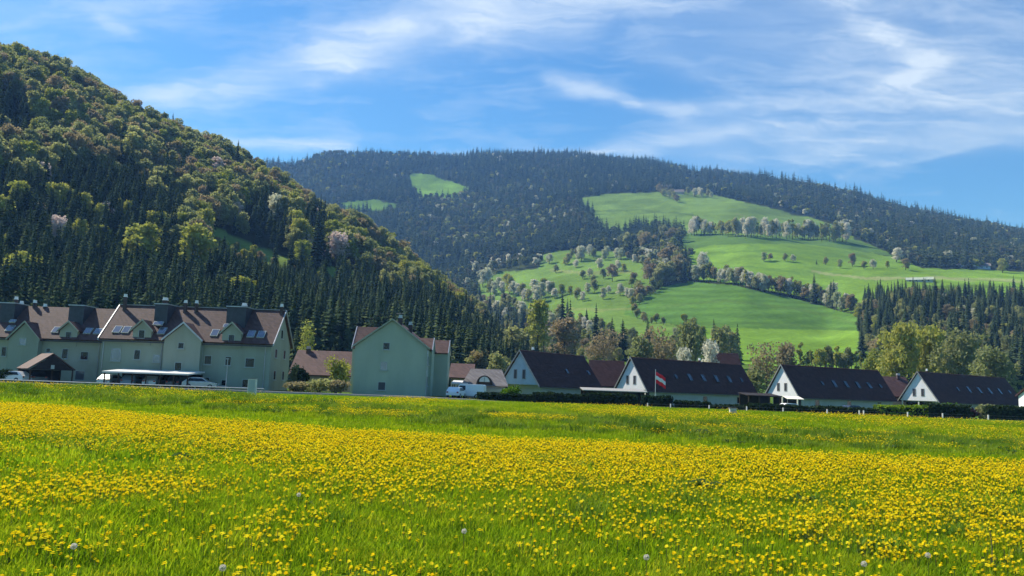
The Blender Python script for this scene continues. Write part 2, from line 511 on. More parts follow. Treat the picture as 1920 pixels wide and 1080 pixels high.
def ground_mat(name, bump=0.3, scale=0.08):
    m, t = new_mat(name)
    at_ = t.n('ShaderNodeVertexColor', layer_name='tint').outputs[0]
    obj = t.n('ShaderNodeTexCoord').outputs['Object']
    f, _ = t.noise(obj, scale, 8, 0.65)
    g, _ = t.noise(obj, scale * 12, 4, 0.7)
    k = t.math('MULTIPLY', t.math('MULTIPLY_ADD', f, 1.1, 0.45), t.math('MULTIPLY_ADD', g, 1.0, 0.5))
    c = t.vmath('SCALE', at_, scale=k)
    b = t.n('ShaderNodeBump', ins={'Strength': 0.5, 'Distance': bump, 'Height': g})
    d = t.n('ShaderNodeBsdfDiffuse', ins={'Color': c, 'Normal': b.outputs[0]})
    t.n('ShaderNodeOutputMaterial', ins={'Surface': d.outputs[0]})
    return m


meB, xB, yB, zB = polar('pasture_hill', lambda x, y: hB(x, y), R(-30), R(44), 720, 150, 3000, 430, 2.0)
pX, pY = project(xB, yB, zB)
jx = pX + (fbm(xB, yB, 40, 3, 21) - .5) * 10; jy = pY + (fbm(xB, yB, 30, 3, 22) - .5) * 6
cB = np.tile(np.array([[.028, .036, .016]]), (len(xB), 1))
n1 = fbm(xB, yB, 90, 4, 31)[:, None]; n2 = fbm(xB, yB, 22, 3, 32)[:, None]
for poly, c in ((UP, (.115, .190, .042)), (MIDF, (.135, .240, .034)), (LOWF, (.130, .235, .032)), (LEFTF, (.115, .195, .040)), (FARF, (.115, .215, .034)), (FAR2, (.09, .17, .03)), (GAP, (.085, .16, .035))):
    k = inpoly(jx, jy, poly)
    cB[k] = (np.array(c) * (0.52 + .55 * n1 + .42 * n2))[k]
# the lower field has been mown in bands; its upper half is cut shorter and duller
k = inpoly(jx, jy, LOWF) & (pY < 616 + (pX - 1400) * .02)
band = (.5 + .5 * np.sin((pY * 1.0 + (fbm(xB, yB, 60, 2, 33) - .5) * 14) * .55))[:, None]
cB[k] = (np.array((.070, .145, .028)) * (0.85 + .3 * band + .25 * n1))[k]
k = (pY > 600) & (np.hypot(xB, yB) < 420) & (pX > 1000) & ~inpoly(jx, jy, LOWF)
cB[k] = (np.array((.075, .13, .025)) * (0.7 + .6 * n2))[k]
k = (cB[:, 1] < .04) & (n1[:, 0] > .58)
cB[k] = (np.array((.045, .06, .02)) * (0.7 + .6 * n2))[k]
for line, wd_, c in (([(1030, 506), (1110, 513), (1185, 509)], 2.2, (.20, .22, .09)), ([(985, 545), (1090, 549), (1185, 546)], 1.8, (.06, .11, .03)), ([(1045, 578), (1120, 583), (1190, 579)], 1.8, (.19, .22, .08)),
                     ([(1095, 398), (1200, 394), (1300, 402)], 1.3, (.06, .10, .03)), ([(1380, 402), (1450, 418), (1560, 436)], 1.1, (.17, .21, .09)), ([(1520, 508), (1620, 523), (1760, 521), (1960, 530)], 1.8, (.26, .26, .15)),
                     ([(1290, 505), (1400, 500), (1500, 512)], 1.3, (.08, .15, .03)), ([(1230, 575), (1360, 562), (1500, 580), (1600, 604)], 2.0, (.08, .14, .035)), ([(1250, 612), (1400, 606), (1600, 618)], 1.6, (.07, .13, .03)),
                     ([(1290, 478), (1440, 470), (1600, 484)], 1.3, (.08, .15, .03)), ([(1735, 538), (1840, 536), (1960, 541)], 1.6, (.06, .10, .03))):
    l_ = np.array(line, float); k = (pX > l_[0, 0]) & (pX < l_[-1, 0]) & (np.abs(pY - np.interp(pX, l_[:, 0], l_[:, 1]) - (fbm(xB, yB, 25, 2, 34) - .5) * 6) < wd_ * 1.4) & (cB[:, 1] > .08)
    cB[k] = .45 * cB[k] + .55 * np.array(c)
paint(meB, cB); meB.materials.append(ground_mat('hill_turf', .5, .02))
tag(link('pasture_hill', meB), 'green pasture hill with dark woods along its crest', kind='structure')

meL, xL, yL, zL = polar('wooded_hill', lambda x, y: hL(x, y), R(-46), R(16), 360, 140, 760, 150)
lX, lY = project(xL, yL, zL)
cL = np.tile(np.array([[.030, .032, .016]]), (len(xL), 1)) * (0.7 + .6 * fbm(xL, yL, 20, 3, 41))[:, None]
n2 = fbm(xL, yL, 15, 3, 42)[:, None]
k = inpoly(lX, lY, CLEARL); cL[k] = (np.array((.15, .21, .05)) * (.35 + 1.2 * n2))[k]
k = inpoly(lX, lY, BANK); cL[k] = (np.array((.19, .30, .03)) * (.75 + .5 * n2))[k]
paint(meL, cL); meL.materials.append(ground_mat('forest_floor', .3, .06))
tag(link('wooded_hill', meL), 'steep wooded hillside at the left', kind='structure')


def h_any(x, y):
    b = np.where(np.hypot(x, y) > 150, hB(x, y), -9); l = np.where((np.hypot(x, y) > 140) & (np.hypot(x, y) < 758), hL(x, y), -9)
    return np.maximum(np.maximum(b, l), hV(x, y))


def hit(px, py, h, r0=160, r1=2800):
    """where the sight line through a point of the photograph meets the slope h"""
    d = ray(px, py); s = d / math.hypot(d[0], d[1])
    r = np.arange(r0, r1, 3.0)
    z = h(s[0] * r, s[1] * r); k = np.nonzero(EYE + s[2] * r <= z)[0]
    r = r[k[0]] if len(k) else r1
    return s[0] * r, s[1] * r, float(h(s[0] * r, s[1] * r)), r


# valley floor: one sheet to the horizon, with its own grain
xs = np.unique(np.concatenate([np.linspace(-9000, -200, 23), np.linspace(-200, 200, 81), np.linspace(200, 9000, 23)]))
ys = np.unique(np.concatenate([np.linspace(-9000, -100, 20), np.linspace(-100, 260, 73), np.linspace(260, 9000, 23)]))
X, Y = np.meshgrid(xs, ys, indexing='ij')
i = np.arange(len(xs) - 1)[:, None] * len(ys) + np.arange(len(ys) - 1)[None, :]
fv = np.stack([i, i + len(ys), i + len(ys) + 1, i + 1], -1).reshape(-1, 4)
meV = mesh_np('valley_floor', np.stack([X, Y, hV(X, Y)], -1).reshape(-1, 3), fv, None, True)
cV = np.tile(np.array([[.085, .15, .025]]), (X.size, 1)) * (0.75 + .5 * fbm(X.ravel(), Y.ravel(), 60, 3, 51))[:, None]
paint(meV, cV); meV.materials.append(ground_mat('valley_grass', .05, .3))
tag(link('valley_floor', meV), kind='structure')

#@@HAZE
hz, t = new_mat('valley_haze')
pv = t.n('ShaderNodeVolumePrincipled', ins={'Color': (.22, .48, 1.0, 1), 'Density': 0.00016, 'Anisotropy': 0.0})
pv.inputs['Absorption Color'].default_value = (1, 1, 1, 1)
t.n('ShaderNodeOutputMaterial', ins={'Volume': pv.outputs[0]})
mb = MB().box(-3400, 3400, -3400, 3400, -12, 720)
hzo = mb.build('haze', hz)
tag(hzo, 'thin blue haze filling the valley air', 'haze', kind='stuff')

# ------------------------------------------------------------------ trees
def quads_mesh(name, P, U, V, mat, extra=None):
    """a leaf clump at every P spanned by U and V"""
    n = len(P)
    j = rng.uniform(.6, 1.15, (n, 4, 1))
    c = np.stack([-U - V, U - V, U + V, -U + V], 1) * j + P[:, None]
    return mesh_np(name, c.reshape(-1, 3), np.arange(n * 4).reshape(n, 4), mat)


def rand_unit(n):
    v = rng.normal(size=(n, 3)); return v / np.linalg.norm(v, axis=1, keepdims=True)


def crown_broad(name, mat, n, H=14.0, Wd=10.0, size=.42, lobes=13, base=.28, slim=False):
    ls = []
    for i in range(lobes):
        a = rng.uniform(0, 2 * math.pi); t = rng.uniform(0, 1) ** .8
        zc = H * (base + .12 + (.80 - base) * t)
        rad = Wd / 2 * math.sqrt(max(0.05, 1 - ((t - .35) / .75) ** 2)) * rng.uniform(.15, .80)
        ls.append((math.cos(a) * rad, math.sin(a) * rad, zc, Wd * rng.uniform(.10, .19)))
    ls.append((0, 0, H * .86, Wd * .16)); ls.append((0, 0, H * .6, Wd * .25))
    ls = np.array(ls)
    w_ = ls[:, 3] ** 2; pick = rng.choice(len(ls), n, p=w_ / w_.sum())
    d = rand_unit(n); rad = rng.uniform(.5, 1.0, (n, 1)) + np.abs(rng.normal(0, .16, (n, 1)))
    P = ls[pick, :3] + d * ls[pick, 3:4] * rad * np.array([1, 1, .92])
    u = rand_unit(n); v = np.cross(u, rand_unit(n)); v /= np.linalg.norm(v, axis=1, keepdims=True) + 1e-6
    s = rng.uniform(.6, 1.35, (n, 1)) * size
    return quads_mesh(name, P, u * s, v * s, mat)


def crown_spruce(name, mat, H=22.0, Rb=3.4, whorls=22, nb=9, zb=1.4):
    vs = []; fs = []
    for k in range(whorls):
        t = (k + rng.uniform(-.2, .2)) / whorls
        z = zb + (H - zb) * max(t, 0) ** .92
        r = (Rb * (1 - t) ** .85 + .18)
        for b in range(nb if t < .75 else 6):
            a = rng.uniform(0, 2 * math.pi); rr_ = r * rng.uniform(.68, 1.18); dr = rr_ * rng.uniform(.22, .42)
            wd = rr_ * rng.uniform(.22, .34) + .12
            ca, sa = math.cos(a), math.sin(a)
            def q(rad, side, dz): return (ca * rad - sa * side, sa * rad + ca * side, z + dz)
            o = len(vs)
            vs += [q(0, 0, .45), q(rr_ * .55, 0, .1 - dr * .4), q(rr_, 0, -dr), q(rr_ * .5, wd, -dr * .8 - .25), q(rr_ * .5, -wd, -dr * .8 - .25), q(.05, 0, .0)]
            fs += [(o, o + 3, o + 2, o + 1), (o, o + 1, o + 2, o + 4)]
    vs += [(0, 0, H + .9), (.22, 0, H - 1.2), (-.12, .2, H - 1.2), (-.12, -.2, H - 1.2)]; o = len(vs) - 4
    fs += [(o, o + 1, o + 2, o + 3)]
    return mesh_np(name, vs, fs, mat)


def trunk_mesh(name, H, r, limbs, top=.8):
    mb = MB()
    mb.tube([(0, 0, -.8), (0.05, 0, H * .3), (-.06, .05, H * .6), (0.05, 0, H * top)], [r * 1.2, r * .8, r * .5, r * .12], 6)
    for i in range(limbs):
        a = 2.4 * i + rng.uniform(0, .6); z = H * rng.uniform(.25, .62); L = H * rng.uniform(.2, .33)
        p0 = Vector((0, 0, z)); p2 = p0 + Vector((math.cos(a) * L * .8, math.sin(a) * L * .8, L * .75)); p1 = p0.lerp(p2, .5) + Vector((0, 0, -L * .08))
        mb.tube([p0, p1, p2], [r * .38, r * .24, r * .06], 4)
    return mb.mesh(name, M['bark'], True)


PROTO = {}
tk_s = trunk_mesh('spruce_trunk', 22, .26, 0, .95)
tk_b = [trunk_mesh('broadleaf_trunk', 14, .3, 7), trunk_mesh('broadleaf_trunk', 14, .26, 6)]
PROTO['spruce'] = (22.9, [(crown_spruce('spruce_crown', M['needle'], 22, 3.4 + .25 * i, 22, 9), tk_s) for i in range(4)], 'spruce_tree', 'spruce')
for kind, nm, cat in (('spring', 'broadleaf_tree', 'tree'), ('olive', 'broadleaf_tree', 'tree'), ('bud', 'broadleaf_tree', 'tree'), ('blossom', 'blossom_tree', 'blossoming tree'), ('pink', 'blossom_tree', 'blossoming tree')):
    PROTO[kind] = (14.0, [(crown_broad(nm + '_crown', M[kind], 2300, Wd=9.6, size=.27, lobes=30 + 5 * i, base=.08), tk_b[i % 2]) for i in range(2)], nm, cat)
PROTO['slim'] = (14.0, [(crown_broad('slim_crown', M['spring'], 700, Wd=5.0, size=.36, lobes=9, base=.1), tk_b[i]) for i in range(2)], 'broadleaf_tree', 'tree')
PROTO['low_spring'] = (14.0, [(crown_broad('low_crown', M['spring'], 260, Wd=10, size=.85), None)], '', '')
PROTO['low_olive'] = (14.0, [(crown_broad('low_crown', M['far_olive'], 260, Wd=10, size=.85), None) for i in range(2)], '', '')
PROTO['low_bud'] = (14.0, [(crown_broad('low_crown', M['far_bud'], 260, Wd=10, size=.85), None)], '', '')
PROTO['low_blossom'] = (14.0, [(crown_broad('low_crown', M['blossom'], 260, Wd=10, size=.85), None)], '', '')
PROTO['low_spruce'] = (22.9, [(crown_spruce('low_spruce', M['needle'], 22, 5.0, 11, 7), None) for i in range(2)], '', '')
PROTO['big_lime'] = (14.0, [(crown_broad('big_crown', M['spring'], 3200, Wd=12.5, size=.25, lobes=22, base=.12), tk_b[0])], 'broadleaf_tree', 'tree')
PROTO['big_olive'] = (14.0, [(crown_broad('big_crown', M['olive'], 2800, Wd=12.5, size=.25, lobes=22, base=.15), tk_b[0])], 'broadleaf_tree', 'tree')
PROTO['big_bud'] = (14.0, [(crown_broad('big_crown', M['bud'], 1700, Wd=12.0, size=.19, lobes=22, base=.15), tk_b[1])], 'broadleaf_tree', 'tree')
PROTO['big_blossom'] = (14.0, [(crown_broad('big_crown', M['blossom'], 2000, Wd=12.0, size=.26, lobes=18, base=.15), tk_b[1])], 'blossom_tree', 'blossoming tree')


def tree(kind, x, y, z, h, label, group=None, wide=1.0, variant=None):
    H, protos, nm, cat = PROTO[kind]
    cr, tk = protos[variant if variant is not None else int(rng.integers(len(protos)))]
    s = h / H
    o = empty(nm, (x, y, z), float(rng.uniform(0, 6.28)))
    o.scale = (s * wide, s * wide, s)
    tag(o, label, cat, group)
    link('crown', cr, o)
    if tk: link('trunk', tk, o)
    return o


def scatter(name, protos, pts, rz, scl, pick, label, cat):
    """one object that sets copies of the PROTOS meshes out on the points"""
    me = bpy.data.meshes.new(name)
    me.vertices.add(len(pts)); me.vertices.foreach_set('co', np.asarray(pts, np.float32).ravel())
    r3 = np.zeros((len(pts), 3), np.float32)
    if np.ndim(rz) == 2: r3[:] = rz
    else: r3[:, 2] = rz
    for nm_, dat in (('turn', r3), ('size', np.asarray(scl, np.float32))):
        a = me.attributes.new(nm_, 'FLOAT_VECTOR', 'POINT'); a.data.foreach_set('vector', dat.ravel())
    a = me.attributes.new('pick', 'INT', 'POINT'); a.data.foreach_set('value', np.asarray(pick, np.int32))
    o = link(name, me)
    col_ = bpy.data.collections.new(name + '_kinds')
    for i_, pm in enumerate(protos):
        po = bpy.data.objects.new('%s_kind_%s' % (name, 'abcdefghijklmnop'[i_]), pm); col_.objects.link(po)
    g = bpy.data.node_groups.new(name + '_spread', 'GeometryNodeTree')
    g.interface.new_socket('Geometry', in_out='INPUT', socket_type='NodeSocketGeometry')
    g.interface.new_socket('Geometry', in_out='OUTPUT', socket_type='NodeSocketGeometry')
    gi = g.nodes.new('NodeGroupInput'); go = g.nodes.new('NodeGroupOutput')
    ci = g.nodes.new('GeometryNodeCollectionInfo'); ci.inputs[0].default_value = col_; ci.inputs[1].default_value = True; ci.inputs[2].default_value = True
    ip = g.nodes.new('GeometryNodeInstanceOnPoints'); ip.inputs['Pick Instance'].default_value = True
    def named(nm_, dt):
        nd = g.nodes.new('GeometryNodeInputNamedAttribute'); nd.data_type = dt; nd.inputs[0].default_value = nm_
        return nd.outputs[0]
    e2r = g.nodes.new('FunctionNodeEulerToRotation')
    L = g.links.new
    L(gi.outputs[0], ip.inputs['Points']); L(ci.outputs[0], ip.inputs['Instance'])
    L(named('pick', 'INT'), ip.inputs['Instance Index']); L(named('size', 'FLOAT_VECTOR'), ip.inputs['Scale'])
    L(named('turn', 'FLOAT_VECTOR'), e2r.inputs[0]); L(e2r.outputs[0], ip.inputs['Rotation'])
    L(ip.outputs[0], go.inputs[0])
    md = o.modifiers.new('spread', 'NODES'); md.node_group = g
    tag(o, label, cat, kind='stuff')
    return o


def jgrid(x0, x1, y0, y1, s):
    gx, gy = np.meshgrid(np.arange(x0, x1, s), np.arange(y0, y1, s))
    gx = gx.ravel() + rng.uniform(-.45, .45, gx.size) * s; gy = gy.ravel() + rng.uniform(-.45, .45, gy.size) * s
    return gx, gy

#@@TREES
# --- woods on the left hill
SILL = np.array([(-900, 0), (0, 105), (150, 172), (300, 248), (400, 290), (500, 345), (600, 402), (700, 465), (800, 535), (900, 600), (1000, 655), (1080, 690), (1150, 720), (1300, 760), (3000, 800)], float)
gx, gy = jgrid(-420, 60, 150, 640, 5.9)
bx_, by_ = jgrid(-420, 60, 150, 520, 5.0); extra = np.concatenate([np.zeros(len(gx), bool), np.ones(len(bx_), bool)])
gx, gy = np.concatenate([gx, bx_]), np.concatenate([gy, by_])
az = np.arctan2(gx, gy); r = np.hypot(gx, gy)
z = hL(gx, gy)
keep = (az > R(-39)) & (az < R(6)) & (r > 185) & (z > 1.5) & (z > hB(gx, gy) - 1)
gx, gy, r, z, az, extra = gx[keep], gy[keep], r[keep], z[keep], az[keep], extra[keep]
px, py = project(gx, gy, z)
ridge_r = np.interp(px, [-200, 0, 150, 400, 600, 700, 800, 900, 1000, 1080], [620, 585, 580, 585, 575, 565, 520, 470, 340, 300])
BELT = [470, 472, 495, 512, 540, 566, 612, 655]
GUL = [(-200, 352), (0, 356), (70, 374), (130, 330), (200, 352), (280, 362), (330, 400), (350, 435), (320, 480), (180, 490), (-200, 490)]
keep = (~extra | ((py > np.interp(px, [0, 200, 380, 500, 620, 760, 900, 1000], BELT)) & (px < 960)) | inpoly(px, py, GUL)) & (r < ridge_r + 12) & ~inpoly(px, py, CLEARL) & ~inpoly(px, py, BANK) & (py > 0)
gx, gy, r, z, px, py, ridge_r, extra = (v_[keep] for v_ in (gx, gy, r, z, px, py, ridge_r, extra))
lower = py > np.interp(px, [0, 200, 380, 500, 620, 760, 900, 1000], BELT)
gully = inpoly(px, py, GUL) | \
    inpoly(px, py, [(455, 400), (520, 395), (545, 470), (500, 500), (455, 470)]) | inpoly(px, py, [(-100, 190), (40, 200), (60, 270), (-100, 290)]) | inpoly(px, py, [(560, 400), (615, 400), (620, 500), (570, 500)])
nn = fbm(gx, gy, 45, 3, 61); u = rng.uniform(size=len(gx))
kind = np.full(len(gx), 'olive', dtype='<U12')
kind[u < .22] = 'bud'
kind[(u > .68) & (nn > .44)] = 'spring'
kind[u > .990] = 'pink'
kind[(nn < .40) & (u > .5) & (u < .72)] = 'spruce'
kind[gully & (u < .93)] = 'spruce'  # mostly dark spruces here, added to imitate the shade of the hollow
kind[lower & ((u < .965) | extra)] = 'spruce'; kind[gully & extra] = 'spruce'; kind[lower & (kind == 'spring')] = 'olive'
tail = lower & (px > 840); kind[tail & (u < .35)] = 'olive'
kind[lower & ~extra & (u > .965) & (u < .985)] = 'spring'
kind[(r > ridge_r - 28) & (kind == 'spruce')] = 'olive'; crest = (r > ridge_r - 28) & (u < .07); kind[crest] = 'spruce'
low_b = lower & ~extra & (nn > .56) & (u > .3) & (u < .36); kind[low_b] = 'olive'
hts = np.where(kind == 'spruce', rng.uniform(9, 25, len(gx)) ** .9 * 1.35, rng.uniform(10, 17, len(gx)) * (.75 + .5 * fbm(gx, gy, 25, 2, 64)))
hts[gully & (kind == 'spruce')] *= .8
hts[lower & (kind == 'spruce')] *= .86
hts[lower & (kind != 'spruce')] *= .62
hts[kind == 'pink'] *= .75
for dy_, f_ in ((22, .35), (48, .55), (72, .75)):
    hts[inpoly(px, py - dy_, CLEARL) & ~inpoly(px, py - dy_ + 24, CLEARL)] *= f_ if dy_ > 22 else .35
hts *= np.interp(px, [820, 960, 1100], [1, .62, .5])
infr = (px > -60) & (px < 1010)
tops = hts * F / r
rest = []
for kd, grp in (('spruce', 'spruces'), ('b', 'broadleaf')):
    idx = np.nonzero(((kind == 'spruce') if kd == 'spruce' else (kind != 'spruce')) & infr)[0]
    idx = idx[np.argsort(-tops[idx])]
    cap = 205 if kd == 'spruce' else 150
    for i_ in idx[:cap]:
        k_ = str(kind[i_]); bx, by = px[i_], py[i_]
        if k_ == 'spruce':
            if gully[i_] and not lower[i_]: lab, gp = 'dark spruce in the stand added to darken the shaded hollow of the left hillside', 'spruces added to darken the shaded hollow'
            elif bx < 330: lab, gp = 'dark spruce in the stand rising behind the long green apartment building', 'spruces behind the long apartment building'
            elif bx < 640: lab, gp = 'dark spruce between the long apartment building and the pale green gabled house', 'spruces between the two green buildings'
            elif bx < 850: lab, gp = 'dark spruce standing behind the pale green gabled house', 'spruces behind the gabled house'
            else: lab, gp = 'dark spruce at the low tail of the wooded hill above the grey-roofed cottage', 'spruces at the tail of the wooded hill'
        else:
            adj = {'spring': 'fresh yellow-green broadleaf tree', 'olive': 'dull olive broadleaf tree', 'bud': 'brownish budding tree', 'pink': 'pale pinkish flowering tree', 'blossom': 'whitish flowering tree'}[k_]
            if lower[i_]: where = 'among the spruces at the foot of the left hill'
            elif by < 300: where = 'on the upper left slope below the skyline'
            elif bx < 420: where = 'on the steep left slope above the spruce belt'
            elif bx < 640: where = 'on the middle of the wooded slope around the grassy clearing'
            else: where = 'on the falling shoulder of the wooded hill'
            lab = adj + ' ' + where; gp = adj + 's ' + where
        tree(k_, float(gx[i_]), float(gy[i_]), float(z[i_]), float(hts[i_]), lab, gp, float(rng.uniform(.9, 1.25)))
    rest += list(idx[cap:])
rest += list(np.nonzero(~infr)[0])
rest = np.array(rest, int)


def mass(name, idx, gx, gy, z, kind, hts, label, low=False):
    kinds = sorted(set(kind[idx])); protos = []; base = {}
    for k_ in kinds:
        H, pr, _, _ = PROTO[('low_' if low else '') + k_]
        base[k_] = (len(protos), len(pr), H); protos += [p[0] for p in pr]
    pick = np.array([base[k_][0] + int(rng.integers(base[k_][1])) for k_ in kind[idx]])
    s = hts[idx] / np.array([base[k_][2] for k_ in kind[idx]])
    wv = rng.uniform(.85, 1.2, len(idx))
    scatter(name, protos, np.stack([gx[idx], gy[idx], z[idx]], -1), rng.uniform(0, 6.28, len(idx)), np.stack([s * wv, s * wv, s], -1), pick, label, 'forest')


ks = np.array([k_ == 'spruce' for k_ in kind[rest]])
mass('hillside_spruce_forest', rest[ks], gx, gy, z, kind, hts, 'dark mass of further spruces up the left hillside')
mass('hillside_broadleaf_forest', rest[~ks], gx, gy, z, kind, hts, 'mixed green and brown broadleaf wood covering the left hillside')

# two trees of the left hill that stand out
x_, y_, z_, r_ = hit(628, 500, hL, 200, 740)
tree('pink', x_, y_, z_, 17, 'large pale pink blossoming tree on the wooded slope above the green clearing', None, 1.25, 0)
x_, y_, z_, r_ = hit(592, 505, hL, 200, 740)
tree('spruce', x_, y_, z_, 30, 'tall dark spruce directly left of the large pink blossoming tree', None, 1.1, 0)
x_, y_, z_, r_ = hit(373, 275, hL, 200, 740)
tree('spruce', x_, y_, z_, 15, 'lone dark spruce sticking up on the skyline of the left hill', None, 1.3, 1)
for q, (bx, by, hp, kd, lab) in enumerate([
        (258, 540, 112, 'spring', 'pale yellow-green tree in the middle of the spruce belt'),
        (362, 545, 116, 'spring', 'bright yellow-green tree at the left end of the grassy clearing'),
        (28, 585, 100, 'spring', 'round yellow-green tree among dark trees above the far left roof'),
        (448, 600, 80, 'spring', 'light green tree low in the spruces behind the apartment roof'),
        (860, 602, 56, 'spring', 'small yellow-green tree on the shoulder right of the gabled house'),
        (515, 420, 58, 'blossom', 'cream flowering tree high on the wooded slope'),
        (402, 345, 52, 'pink', 'pinkish flowering tree below the skyline of the left hill'),
        (690, 430, 40, 'blossom', 'white flowering tree near the edge where the wooded hill drops')]):
    x_, y_, z_, r_ = hit(bx, by, hL, 200, 740)
    tree(kd, x_, y_, z_, hp * r_ / F, lab, None, 1.15)

# --- woods on the pasture hill
pts = []
for (ra, rb, s) in ((300, 700, 7.0), (700, 1300, 9.5), (1300, 2720, 11.5)):
    a_, b_ = jgrid(-1250, 1900, 0, rb, s)
    rr_ = np.hypot(a_, b_); aa = np.arctan2(a_, b_)
    k = (rr_ > ra) & (rr_ <= rb) & (aa > R(-21)) & (aa < R(38))
    pts.append(np.stack([a_[k], b_[k]], -1))
pts = np.concatenate(pts); gx, gy = pts[:, 0], pts[:, 1]
z = hB(gx, gy); r = np.hypot(gx, gy); px, py = project(gx, gy, z)
ok = (z > 2) & (z > hV(gx, gy)) & ~(py > np.interp(px, SILL[:, 0], SILL[:, 1]) + 30)
ok &= ~((r < 758) & (hL(gx, gy) > z)) & (px < 2250)
jpx = px + rng.uniform(-3, 3, len(px)); jpy = py + rng.uniform(-1.5, 1.5, len(px))
for poly in FIELDS: ok &= ~inpoly(jpx, jpy, poly)
ok &= ~((r < 330) & (px < 1640)) & ~((px > 1288) & (px < 1316) & (r > 1900) & (rng.uniform(size=len(px)) < .8))
ok &= ~((py > 590) & (px > 1000) & (px < 1640) & (rng.uniform(size=len(px)) < .80) & (r < 520))
orch = inpoly(px, py, [(880, 495), (1000, 480), (1210, 470), (1280, 520), (1180, 640), (960, 620), (880, 560)])
ok &= ~(orch & (rng.uniform(size=len(px)) < .45))
gx, gy, z, r, px, py, orch = (q[ok] for q in (gx, gy, z, r, px, py, orch))
u = rng.uniform(size=len(gx)); nn = fbm(gx, gy, 180, 3, 71)
kind = np.full(len(gx), 'spruce', dtype='<U12')
far = r > 1150
mixp = np.where(far, np.where(px > 1450, .48, .10), .55)
mixp = np.where(inpoly(px, py, [(740, 372), (900, 365), (1080, 385), (1120, 440), (1020, 480), (880, 470), (760, 450)]), .62, mixp)
mixp = np.where(inpoly(px, py, [(560, 270), (760, 280), (770, 370), (700, 380), (560, 340)]), .22, mixp)
mixp = np.where((px > 1615) & (py > 520) & (py < 600), .08, mixp)
mixp = np.where((px > 1615) & (py >= 600), .62, mixp)
mixp = np.where((px < 1330) & (py > 560) & (r < 620), 1.4, mixp)
mixp = np.where(inpoly(px, py, [(1020, 440), (1060, 410), (1125, 450), (1020, 480), (930, 520), (930, 480)]), .12, mixp)
mixp = mixp * np.where(nn > .5, 1.35, .6)
mixp = np.where(orch, .9, mixp)
br = rng.uniform(size=len(gx)) < mixp
kind[br & (u < .25)] = 'bud'; kind[br & (u >= .25)] = 'olive'; kind[br & (u > .86)] = 'spring'; kind[br & (u > .955)] = 'blossom'
kind[orch & br & (u > .7)] = 'blossom'
hts = np.where(kind == 'spruce', rng.uniform(16, 27, len(gx)), rng.uniform(10, 16, len(gx)))
crestB = (r > 1700) & (kind == 'spruce'); hts[crestB] *= rng.uniform(.5, 1.15, crestB.sum()) * (.25 + 1.6 * fbm(gx[crestB], gy[crestB], 90, 3, 77))
hts[(px > 1600) & (r < 760)] *= .72
hts[(px < 1330) & (r < 620)] *= .62
near = np.nonzero((r < 760) & (px < 1960) & (px > 950))[0]
near = near[np.argsort(-(hts / r)[near])]
npick = {'s': 0, 'b': 0, 'f': 0}; used = np.zeros(len(gx), bool)
for i_ in near:
    k_ = str(kind[i_]); c_ = 's' if k_ == 'spruce' else ('f' if k_ == 'blossom' else 'b')
    if npick[c_] >= {'s': 36, 'b': 22, 'f': 20}[c_]: continue
    npick[c_] += 1; used[i_] = True
    right = px[i_] > 1600
    adj = {'spruce': 'dark spruce', 'spring': 'fresh green broadleaf tree', 'olive': 'dull olive broadleaf tree', 'bud': 'brown budding tree', 'blossom': 'white flowering tree'}[k_]
    where = 'in the right-hand wood above the end houses' if right else 'in the thicket at the foot of the pasture hill'
    tree(k_, float(gx[i_]), float(gy[i_]), float(z[i_]), float(hts[i_]), adj + ' ' + where, adj + 's ' + where)
rest = np.nonzero(~used)[0]
nf = np.nonzero(~used & (r < 900))[0]; ff = np.nonzero(~used & (r >= 900))[0]
for nm_, sel, low, lab in (('valley_wood', nf, False, 'mixed wood on the lower slopes behind the houses'), ('ridge_forest', ff, True, 'dark forest with a jagged crest covering the far ridge')):
    mass(nm_, sel, gx, gy, z, kind, hts, lab, low)

# --- rows of trees and single trees on the pastures
def row_of_trees(line, n, hpx, kinds, probs, label, group, jit=3, wide=1.0):
    line = np.array(line, float); seg = np.concatenate([[0], np.cumsum(np.hypot(*np.diff(line, axis=0).T))])
    for k_ in range(n):
        q = (k_ + rng.uniform(-.35, .35)) / n * seg[-1]; q = min(max(q, 0), seg[-1])
        bx = float(np.interp(q, seg, line[:, 0])); by = float(np.interp(q, seg, line[:, 1])) + float(rng.uniform(-jit, jit))
        x_, y_, z_, r_ = hit(bx, by, hB, 250, 2700)
        kd = str(rng.choice(kinds, p=probs))
        adj = {'spring': 'light green tree', 'olive': 'grey-green tree', 'bud': 'brown leafless-looking tree', 'blossom': 'white blossoming tree', 'slim': 'slender light green tree', 'spruce': 'dark spruce'}[kd]
        tree(kd, x_, y_, z_, float(hpx * rng.uniform(.7, 1.15)) * r_ / F, adj + ' ' + label, adj + 's ' + group, wide)


row_of_trees([(1296, 441), (1420, 444), (1500, 448), (1592, 455)], 50, 34, ['blossom', 'olive', 'slim', 'spring'], [.42, .2, .2, .18], 'in the long row under the uppermost pasture', 'in the long row under the uppermost pasture', 2, .75)
row_of_trees([(1290, 526), (1380, 535), (1500, 560), (1604, 590)], 46, 31, ['blossom', 'olive', 'bud', 'slim'], [.36, .28, .1, .26], 'in the hedgerow slanting across the middle of the pastures', 'in the slanting hedgerow between the pastures', 2.5, .9)
row_of_trees([(1165, 462), (1220, 468), (1285, 455)], 14, 34, ['olive', 'bud', 'spruce'], [.5, .25, .25], 'in the dark copse at the left end of the upper pasture', 'in the dark copse left of the upper pasture', 5, 1.1)
row_of_trees([(1215, 530), (1245, 535), (1275, 520), (1262, 500), (1235, 505)], 13, 42, ['olive', 'bud'], [.55, .45], 'in the tall dark copse between the two middle pastures', 'in the copse between the two middle pastures', 4, 1.1)
